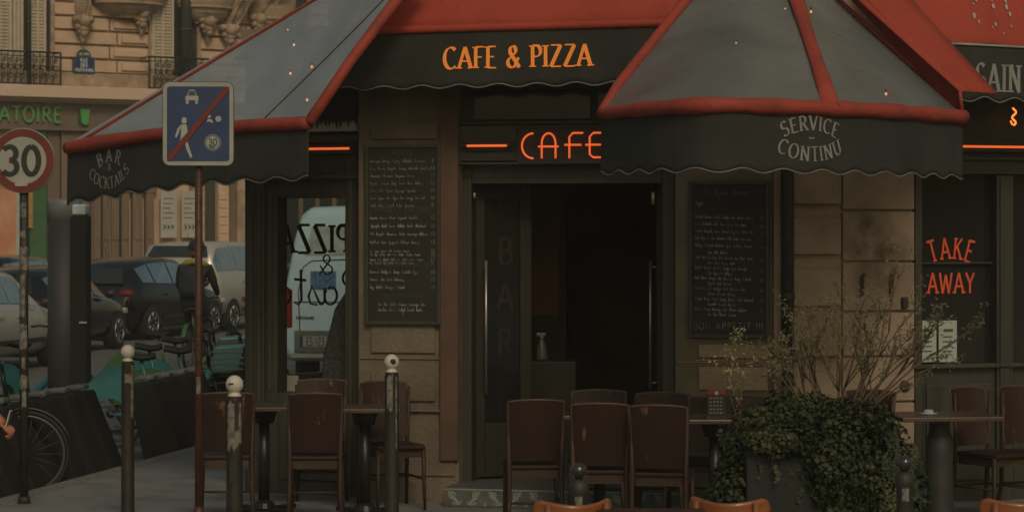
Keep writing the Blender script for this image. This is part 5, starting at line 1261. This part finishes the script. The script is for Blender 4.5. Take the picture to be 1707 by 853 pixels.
for s in (-1, 1):
    m = MB(); m.prism([(s*.10, 1.78), (s*.64, 1.78), (s*.54, 2.14), (s*.10, 2.14)], -.012, .03, lambda a, b, t: Vector((a, t, b))); m.build('rear_window', mat('van_rear_glass', (.45, .52, .53), .12), van)
    m = MB(); m.box(min(s*.80, s*.90), max(s*.80, s*.90), -.02, .1, .85, 1.35); m.build('tail_light', TAIL, van, bevel=.02)
    m = MB(); m.lathe([(.2, -.1), (.33, -.09), (.33, .09), (.2, .1)], 24, Matrix.Translation((s*.80, .9, .33)) @ Matrix.Rotation(R(90), 4, 'Y')); m.build('wheel', RUB, van, True)
    m = MB(); m.lathe([(.2, -.1), (.33, -.09), (.33, .09), (.2, .1)], 24, Matrix.Translation((s*.80, 3.5, .33)) @ Matrix.Rotation(R(90), 4, 'Y')); m.build('wheel', RUB, van, True)
def vx(px): return (px-590)*32/F/math.cos(R(8))
def vz(py): return CAMZ+(HZ-py)*32/F+.119
m = MB(); m.box(vx(517), vx(560), -.012, -.0075, vz(482), vz(452)); m.build('blue_sticker', mat('sticker_blue', (.05, .13, .30), .5, scale=25, col2=(.12, .22, .4), thr=(.45, .6)), van)
m = MB(); m.box(vx(490), vx(690), -.03, -.005, vz(588), vz(551)); m.build('plate_recess', mat('grey_van_plastic', (.13, .14, .13), .5), van, bevel=.01)
m = MB(); m.box(vx(500), vx(545), -.04, -.031, vz(578), vz(560)); m.box(vx(486), vx(690), -.045, -.012, vz(596), vz(589)); m.build('number_plate', SIGNW, van)
m = MB(); m.box(vx(500), vx(505), -.043, -.0405, vz(578), vz(560)); stroke_text(m, 'ES 123', .10, lambda x, y, o: Vector((vx(526)+x, -.042-o, vz(569)+y)), .16, .16, .12, serif=False, sx=.62)
m.build('plate_text', SIGNB, van)
m = MB(); stroke_text(m, 'PARTENAIRE', .035, lambda x, y, o: Vector((vx(508)+x, -.009-o, vz(530)+y)), .25, .25, .1, serif=False, sx=.9); m.build('door_lettering', SIGNK, van)
# things inside the corner bay
ct = thing('draped_coat', 'grey tweed coat slumped inside the corner window before the van', 'coat', (-1.32, 19.75, .12))
m = MB(); rnd = random.Random(4)
m.lathe([(.30, 0), (.29, .45), (.235, .9), (.15, 1.25), (.07, 1.38), (.01, 1.42)], 22); m.v = [(x*(1+.09*math.sin(5*math.atan2(y, x)+z*3)), y, z) for x, y, z in m.v]; m.build('cloth', TWEED, ct, True)
ct.location = ((592-CX)*19.7/F, 19.7, .12)
bxs = thing('paper_carton', 'pale carton low inside the corner bay window', 'box', ((480-CX)*19.5/F, 19.5, .70), R(20))
m = MB(); m.box(-.07, .07, -.06, .06, 0, .16); m.build('carton', PALE, bxs, bevel=.004); m = MB(); m.box(-.072, .072, -.02, .02, .161, .163); m.build('tape', TABLET, bxs)
sh_ = thing('window_bench', 'dark low bench inside the corner bay window', 'bench', ((525-CX)*19.6/F, 19.45, 0), R(-15)); m = MB(); m.box(-.42, .32, -.12, .12, .64, .70); m.build('seat', WOODF, sh_)
m = MB(); m.box(-.4, -.34, -.1, .1, .0, .64); m.build('leg', WOODF, sh_); m = MB(); m.box(.24, .30, -.1, .1, .0, .64); m.build('leg', WOODF, sh_)

# ================================================================ PEOPLE
def skin_body(name, verts, edges, radii, m_, parent=None, loc=(0, 0, 0), sub=2, root=0):
    me = bpy.data.meshes.new(name); me.from_pydata(verts, edges, []); me.materials.append(m_)
    o = bpy.data.objects.new(name, me); C.objects.link(o); o.location = loc
    if parent: o.parent = parent
    sk = o.modifiers.new('skin', 'SKIN'); sv = me.skin_vertices[0] if me.skin_vertices else None
    if not me.skin_vertices:
        bm = bmesh.new(); bm.from_mesh(me); bm.verts.layers.skin.verify(); bm.to_mesh(me); bm.free()
    for i, r_ in enumerate(radii):
        r2 = r_ if isinstance(r_, tuple) else (r_, r_)
        me.skin_vertices[0].data[i].radius = r2; me.skin_vertices[0].data[i].use_root = (i == root)
    s = o.modifiers.new('sub', 'SUBSURF'); s.levels = sub; s.render_levels = sub
    dg = bpy.context.evaluated_depsgraph_get(); ev = o.evaluated_get(dg); nm = bpy.data.meshes.new_from_object(ev)
    o.modifiers.clear(); o.data = nm
    for p in nm.polygons: p.use_smooth = True
    return o
# cyclist seen from behind
cy = thing('person', 'cyclist seen from behind with navy backpack and yellow collar riding away by the sign pole', 'person', ((322-CX)*38/F, 38.0, -.119), R(-6))
V = [(0, 0, 1.02), (0, .06, 1.22), (0, .14, 1.45), (0, .18, 1.56), (0, .22, 1.66), (0, .23, 1.80),
     (-.19, .13, 1.47), (-.25, .22, 1.22), (-.24, .45, 1.10), (-.22, .53, 1.08), (.19, .13, 1.47), (.25, .22, 1.22), (.24, .45, 1.10), (.22, .53, 1.08),
     (-.10, .02, .98), (-.13, .38, .80), (-.12, .22, .38), (-.12, .34, .32), (.10, .02, .98), (.13, .30, .68), (.12, .10, .24), (.12, .22, .18)]
E = [(0, 1), (1, 2), (2, 3), (3, 4), (4, 5), (2, 6), (6, 7), (7, 8), (8, 9), (2, 10), (10, 11), (11, 12), (12, 13), (0, 14), (14, 15), (15, 16), (16, 17), (0, 18), (18, 19), (19, 20), (20, 21)]
Rr = [.15, .14, .15, .06, .085, .07, .08, .055, .04, .035, .08, .055, .04, .035, .11, .085, .05, .045, .11, .085, .05, .045]
skin_body('body', V, E, Rr, DKC, cy)
m = MB(); m.lathe([(.02, -.11), (.075, -.09), (.095, -.02), (.1, .04), (.085, .1), (.04, .135), (.005, .14)], 18, Matrix.Translation((0, .22, 1.74))); m.build('head', SKIN, cy, True)
m = MB(); m.lathe([(.112, .0), (.118, .03), (.10, .10), (.05, .145), (.005, .155)], 18, Matrix.Translation((0, .21, 1.745)) @ Matrix.Diagonal((1, 1.2, 1, 1))); m.build('helmet', NAVY, cy, True)
m = MB(); m.tube([(-.17, .1, 1.50), (-.1, .04, 1.55), (0, .03, 1.57), (.1, .04, 1.55), (.17, .1, 1.50)], [.04, .05, .045, .05, .04], 10); m.build('collar', YEL, cy, True)
m = MB(); m.lathe([(.02, 0), (.15, .02), (.17, .12), (.165, .32), (.13, .42), (.03, .46)], 18, Matrix.Translation((-.01, -.08, 1.05)) @ Matrix.Diagonal((1.05, .7, 1, 1))); m.build('backpack', NAVY, cy, True)
cy.scale = (1.1, 1.05, 1.03)
cb = dup(b2, (((322-CX)*38/F)+.02, 38.25, -.118), R(84), 'bicycle ridden away by the cyclist across the street'); cb['group'] = ''; del cb['group']
for ch in cb.children:
    if ch.name.startswith(('basket', 'skirt')): bpy.data.objects.remove(ch)
# passer-by at the left edge, only the forearm and hand reach into the frame
pe = thing('person', 'passer-by mostly outside the left edge whose bare hand holds a pale phone', 'person', (-3.95, 16.5, 0))
hx, hz_ = -3.30+3.95, CAMZ-(325)*16.5/F      # palm centre in local coords
wz = CAMZ-(688-HZ)*16.5/F; wx = (-3-CX)*16.5/F+3.95
V = [(0, 0, .95), (0, 0, 1.15), (0, 0, 1.38), (.01, 0, 1.50), (.02, -.01, 1.60), (.03, -.01, 1.72),
     (.16, -.05, 1.42), (.34, -.08, 1.12), (wx-.01, -.10, wz-.0), (hx, -.1, hz_-.005),
     (-.18, .03, 1.41), (-.24, .04, 1.12), (-.20, -.06, .88), (-.19, -.1, .80),
     (-.09, 0, .90), (-.16, -.06, .50), (-.20, .0, .08), (-.15, -.12, .04), (.09, 0, .90), (.12, .06, .50), (.06, .14, .10), (.12, .02, .04)]
E = [(0, 1), (1, 2), (2, 3), (3, 4), (4, 5), (2, 6), (6, 7), (7, 8), (8, 9), (2, 10), (10, 11), (11, 12), (12, 13), (0, 14), (14, 15), (15, 16), (16, 17), (0, 18), (18, 19), (19, 20), (20, 21)]
Rr = [.14, .13, (.17, .12), .06, .08, .075, .065, .048, .034, (.044, .032), .065, .045, .034, .03, .10, .065, .045, .04, .10, .065, .045, .04]
skin_body('body', V, E, Rr, SKIN, pe)
# fingers: own chains rooted in the palm, curled around the phone
px_, pz_ = hx, hz_
for k in range(4):
    y0 = -.1-.03+.022*k; ln = (.85, 1.0, .95, .75)[k]; x0 = px_-.008+k*.004
    V = [(x0-.02, y0, pz_-.0), (x0+.028, y0, pz_-.018), (x0+.050, y0-.003, pz_-.052*ln), (x0+.038, y0-.008, pz_-.082*ln), (x0+.016, y0-.012, pz_-.092*ln)]
    skin_body('finger', V, [(0, 1), (1, 2), (2, 3), (3, 4)], [.0105, .0102, .0095, .0088, .0078], SKIN, pe, sub=1)
V = [(px_-.03, -.125, pz_+.01), (px_+.0, -.15, pz_-.012), (px_+.022, -.155, pz_-.035), (px_+.034, -.15, pz_-.055)]
skin_body('thumb', V, [(0, 1), (1, 2), (2, 3)], [.014, .0125, .011, .009], SKIN, pe, sub=1)
m = MB(); m.lathe([(.165, .62), (.17, .8), (.155, 1.0), (.15, 1.2), (.2, 1.38), (.14, 1.48), (.075, 1.51)], 24, Matrix.Diagonal((1.08, .75, 1, 1))); m.build('shirt', NAVY, pe, True)
m = MB(); m.tube([(.10, -.02, 1.44), (.19, -.05, 1.38), (.27, -.07, 1.24)], [.075, .07, .06], 12); m.build('sleeve', NAVY, pe, True)
m = MB(); m.lathe([(.085, -.02), (.095, .04), (.06, .1), (.01, .115)], 18, Matrix.Translation((.025, .0, 1.73))); m.build('hair', DKC, pe, True)
for s, a in ((-1, V), (1, V)):
    pts = [(-.09, 0, .95), (-.16, -.06, .50), (-.2, .0, .1)] if s < 0 else [(.09, 0, .95), (.12, .06, .50), (.06, .14, .12)]
    m = MB(); m.tube(pts, [.125, .088, .07], 14); m.build('trouser_leg', DKC, pe, True)
for s in (-1, 1):
    m = MB(); m.lathe([(.002, -.008), (.012, 0), (.002, .008)], 8, Matrix.Translation((.03+s*.032, -.088, 1.70))); m.build('eye', SIGNK, pe, True)
ph = thing('phone', 'pale phone held in the bare hand at the left edge', 'phone', (-3.95+px_+.018, 16.5-.108, pz_+.012), 0)
m = MB(); m.box(-.005, .005, -.035, .035, -.055, .085, Matrix.Rotation(R(16), 4, 'Y')); m.build('case', mat('pale_phone_case', (.40, .38, .32), .35), ph, bevel=.004)
m = MB(); m.box(.0055, .0062, -.03, .03, -.05, .08, Matrix.Rotation(R(16), 4, 'Y')); m.build('screen', GLD, ph)

# ================================================================ PLANTER, IVY, SHRUB
pY = 14.6; pX = (1365-CX)*pY/F
pt = thing('ivy_planter', 'dark grey planter box overgrown with trailing ivy on the terrace', 'planter', (pX, pY, 0))
m = MB(); x0_ = (1236-1365)*pY/F; m.box(x0_, x0_+.62, -.32, .25, 0, .74); m.build('box', PLANTER, pt, bevel=.01)
m = MB(); m.box(x0_-.012, x0_+.632, -.332, .262, .742, .775); m.build('rim', PLANTER, pt, bevel=.008)
def leaf_quad(m, c, size, nrm, rnd):
    n = nrm.normalized(); a = n.orthogonal().normalized(); a = Matrix.Rotation(rnd.uniform(0, 6.28), 3, n) @ a; b = n.cross(a)
    w_, l_ = size*.5, size
    m.add([c-a*l_*.5, c-a*.1*l_+b*w_+n*size*.12, c+a*l_*.55, c-a*.1*l_-b*w_+n*size*.12], [(0, 1, 2, 3)])
def ellip(m, cx, cy_, cz, rx, ry, rz, n, size, rnd, shell=.55):
    for _ in range(n):
        v = Vector((rnd.gauss(0, 1), rnd.gauss(0, 1), rnd.gauss(0, 1))).normalized(); r = 1-shell*rnd.random()**1.8; r *= 1+.10*math.sin(v.x*7+v.z*5)+.07*math.sin(v.z*13+v.y*9)
        c = Vector((cx+v.x*rx*r, cy_+v.y*ry*r, cz+v.z*rz*r))
        if c.z < .0: continue
        leaf_quad(m, c, size*rnd.uniform(.6, 1.3), v+Vector((rnd.uniform(-.9, .9), rnd.uniform(-.9, .9), rnd.uniform(-.2, .9))), rnd)
rnd = random.Random(11); m = MB()
def lx(px): return (px-1365)*pY/F
def lz(py): return CAMZ-(py-HZ)*pY/F
ellip(m, lx(1395), -.02, lz(740), .36, .36, .27, 5600, .028, rnd)
ellip(m, lx(1330), 0, lz(700), .30, .3, .16, 3000, .028, rnd)
ellip(m, lx(1440), -.05, lz(810), .30, .36, .36, 5000, .028, rnd)
ellip(m, lx(1400), -.1, lz(870), .42, .34, .34, 5000, .028, rnd)
ellip(m, lx(1250), .05, lz(745), .17, .26, .24, 1500, .027, rnd)
ellip(m, lx(1225), .05, lz(830), .12, .2, .30, 1300, .027, rnd)
ellip(m, lx(1400), -.36, lz(760), .26, .10, .36, 3600, .028, rnd)
ellip(m, lx(1290), -.34, lz(725), .22, .10, .10, 1500, .028, rnd)
ellip(m, lx(1215), -.15, lz(845), .14, .2, .30, 1500, .027, rnd)
ellip(m, lx(1500), -.1, lz(840), .14, .25, .34, 2200, .027, rnd)
for k in range(46):     # hanging trails
    a = rnd.uniform(-.4, .52); y = -.36+rnd.uniform(-.06, .06); z = rnd.uniform(.6, .85); L_ = rnd.uniform(.25, .6)
    if -.42 < a < -.18: L_ = rnd.uniform(.02, .12)
    for q in range(int(L_/.02)):
        leaf_quad(m, Vector((a+.02*math.sin(q*.7), y, z-q*.02)), .03*rnd.uniform(.7, 1.2), Vector((rnd.uniform(-.6, .6), -1, .4)), rnd)
m.build('ivy', LEAF, pt)
m = MB(); ellip(m, lx(1390), 0, lz(770), .28, .28, .26, 500, .1, rnd, .2); m.build('ivy_inner_leaves', LEAF, pt)
# twiggy shrub rising out of the planter
sb = thing('twiggy_shrub', 'sparse olive-leaved twiggy shrub rising from the ivy planter', 'shrub', (pX, pY, .74))
mt = MB(); ml = MB()
def twig(p, d_, L_, r_, depth):
    n = 5; pts = [p]; dd = Vector(d_)
    for i in range(n):
        dd = (dd+Vector((rnd.uniform(-.16, .16), rnd.uniform(-.12, .12), rnd.uniform(-.08, .10)))).normalized(); pts.append(pts[-1]+dd*L_/n)
    mt.tube(pts, [r_*(1-.6*i/n) for i in range(n+1)], 5)
    if depth > 0:
        for k in range(3 if depth > 1 else 3):
            i = rnd.randint(2, n); twig(pts[i], dd+Vector((rnd.uniform(-.7, .7), rnd.uniform(-.6, .6), rnd.uniform(-.2, .5))), L_*rnd.uniform(.4, .62), r_*.55, depth-1)
    else:
        for k in range(13):
            q = pts[rnd.randint(1, n)]+Vector((rnd.uniform(-.02, .02), rnd.uniform(-.02, .02), rnd.uniform(-.02, .02)))
            dv = Vector((rnd.uniform(-1, 1), -1+rnd.uniform(-.6, .6), rnd.uniform(-.2, 1))); nn = dv.normalized(); a = Vector((rnd.uniform(-1, 1), 0, rnd.uniform(-.5, 1))); a = (a-nn*a.dot(nn)).normalized(); b = nn.cross(a); s_ = rnd.uniform(.018, .034)
            ml.add([q, q+a*s_*.5+b*s_*.17, q+a*s_, q+a*s_*.5-b*s_*.17], [(0, 1, 2, 3)])
for (px, dirx, L_, dep) in ((1405, .75, .62, 2), (1400, .45, .60, 2), (1395, .2, .62, 2), (1390, .0, .55, 2), (1380, -.35, .58, 2), (1375, -.45, .52, 2), (1415, 1.0, .55, 2), (1410, .6, .62, 2), (1355, -.5, .36, 2), (1345, -.3, .36, 2), (1425, .9, .5, 2), (1385, -.15, .48, 2), (1408, 1.15, .5, 2), (1398, .55, .55, 2), (1392, .1, .5, 2), (1375, -.5, .5, 2), (1360, -.2, .45, 2), (1418, .85, .62, 2), (1330, -.3, .28, 2), (1420, .3, .5, 2)):
    twig(Vector((lx(px), rnd.uniform(-.1, .1), .1)), Vector((dirx, rnd.uniform(-.2, .2), 1)).normalized(), L_, .009, dep)
mt.build('branches', TWIG, sb, True); ml.build('leaves', LEAF2, sb)
sb2 = thing('small_shrub', 'small sprig at the left of the ivy planter, leaves tinted pale as if lit', 'shrub', (lx(1225)+pX, pY+.05, .72))
mt = MB(); ml = MB()
LEAF2 = mat('highlight_leaf_tint', (.21, .195, .10), .5, var=.35, scale=12)  # paler leaf colour stands in for light highlights on the sprig
for dx in (-.55, -.4, -.2, .0): twig(Vector((.05, rnd.uniform(-.05, .05), .1)), Vector((dx*.5, rnd.uniform(-.1, .1), 1)).normalized(), rnd.uniform(.34, .42), .004, 1)
mt.build('branches', TWIG, sb2, True); ml.build('leaves', LEAF2, sb2)

hz = MB(); hz.box(-85, 85, -3, 130, -1.5, 14.5)  # scattering volume added to lift the blacks like faded film, not real mist
hm = bpy.data.materials.new('black_lift_scatter'); hm.use_nodes = True; hn = hm.node_tree; hn.nodes.remove(hn.nodes['Principled BSDF'])
pv = hn.nodes.new('ShaderNodeVolumePrincipled'); pv.inputs['Color'].default_value = (.90, .93, .84, 1); pv.inputs['Density'].default_value = .0012
hn.links.new(pv.outputs[0], hn.nodes['Material Output'].inputs['Volume'])
ho = hz.build('black_lift_volume', hm); tag(ho, kind='stuff')
scene.render.engine = 'CYCLES'
scene.cycles.transparent_max_bounces = 12
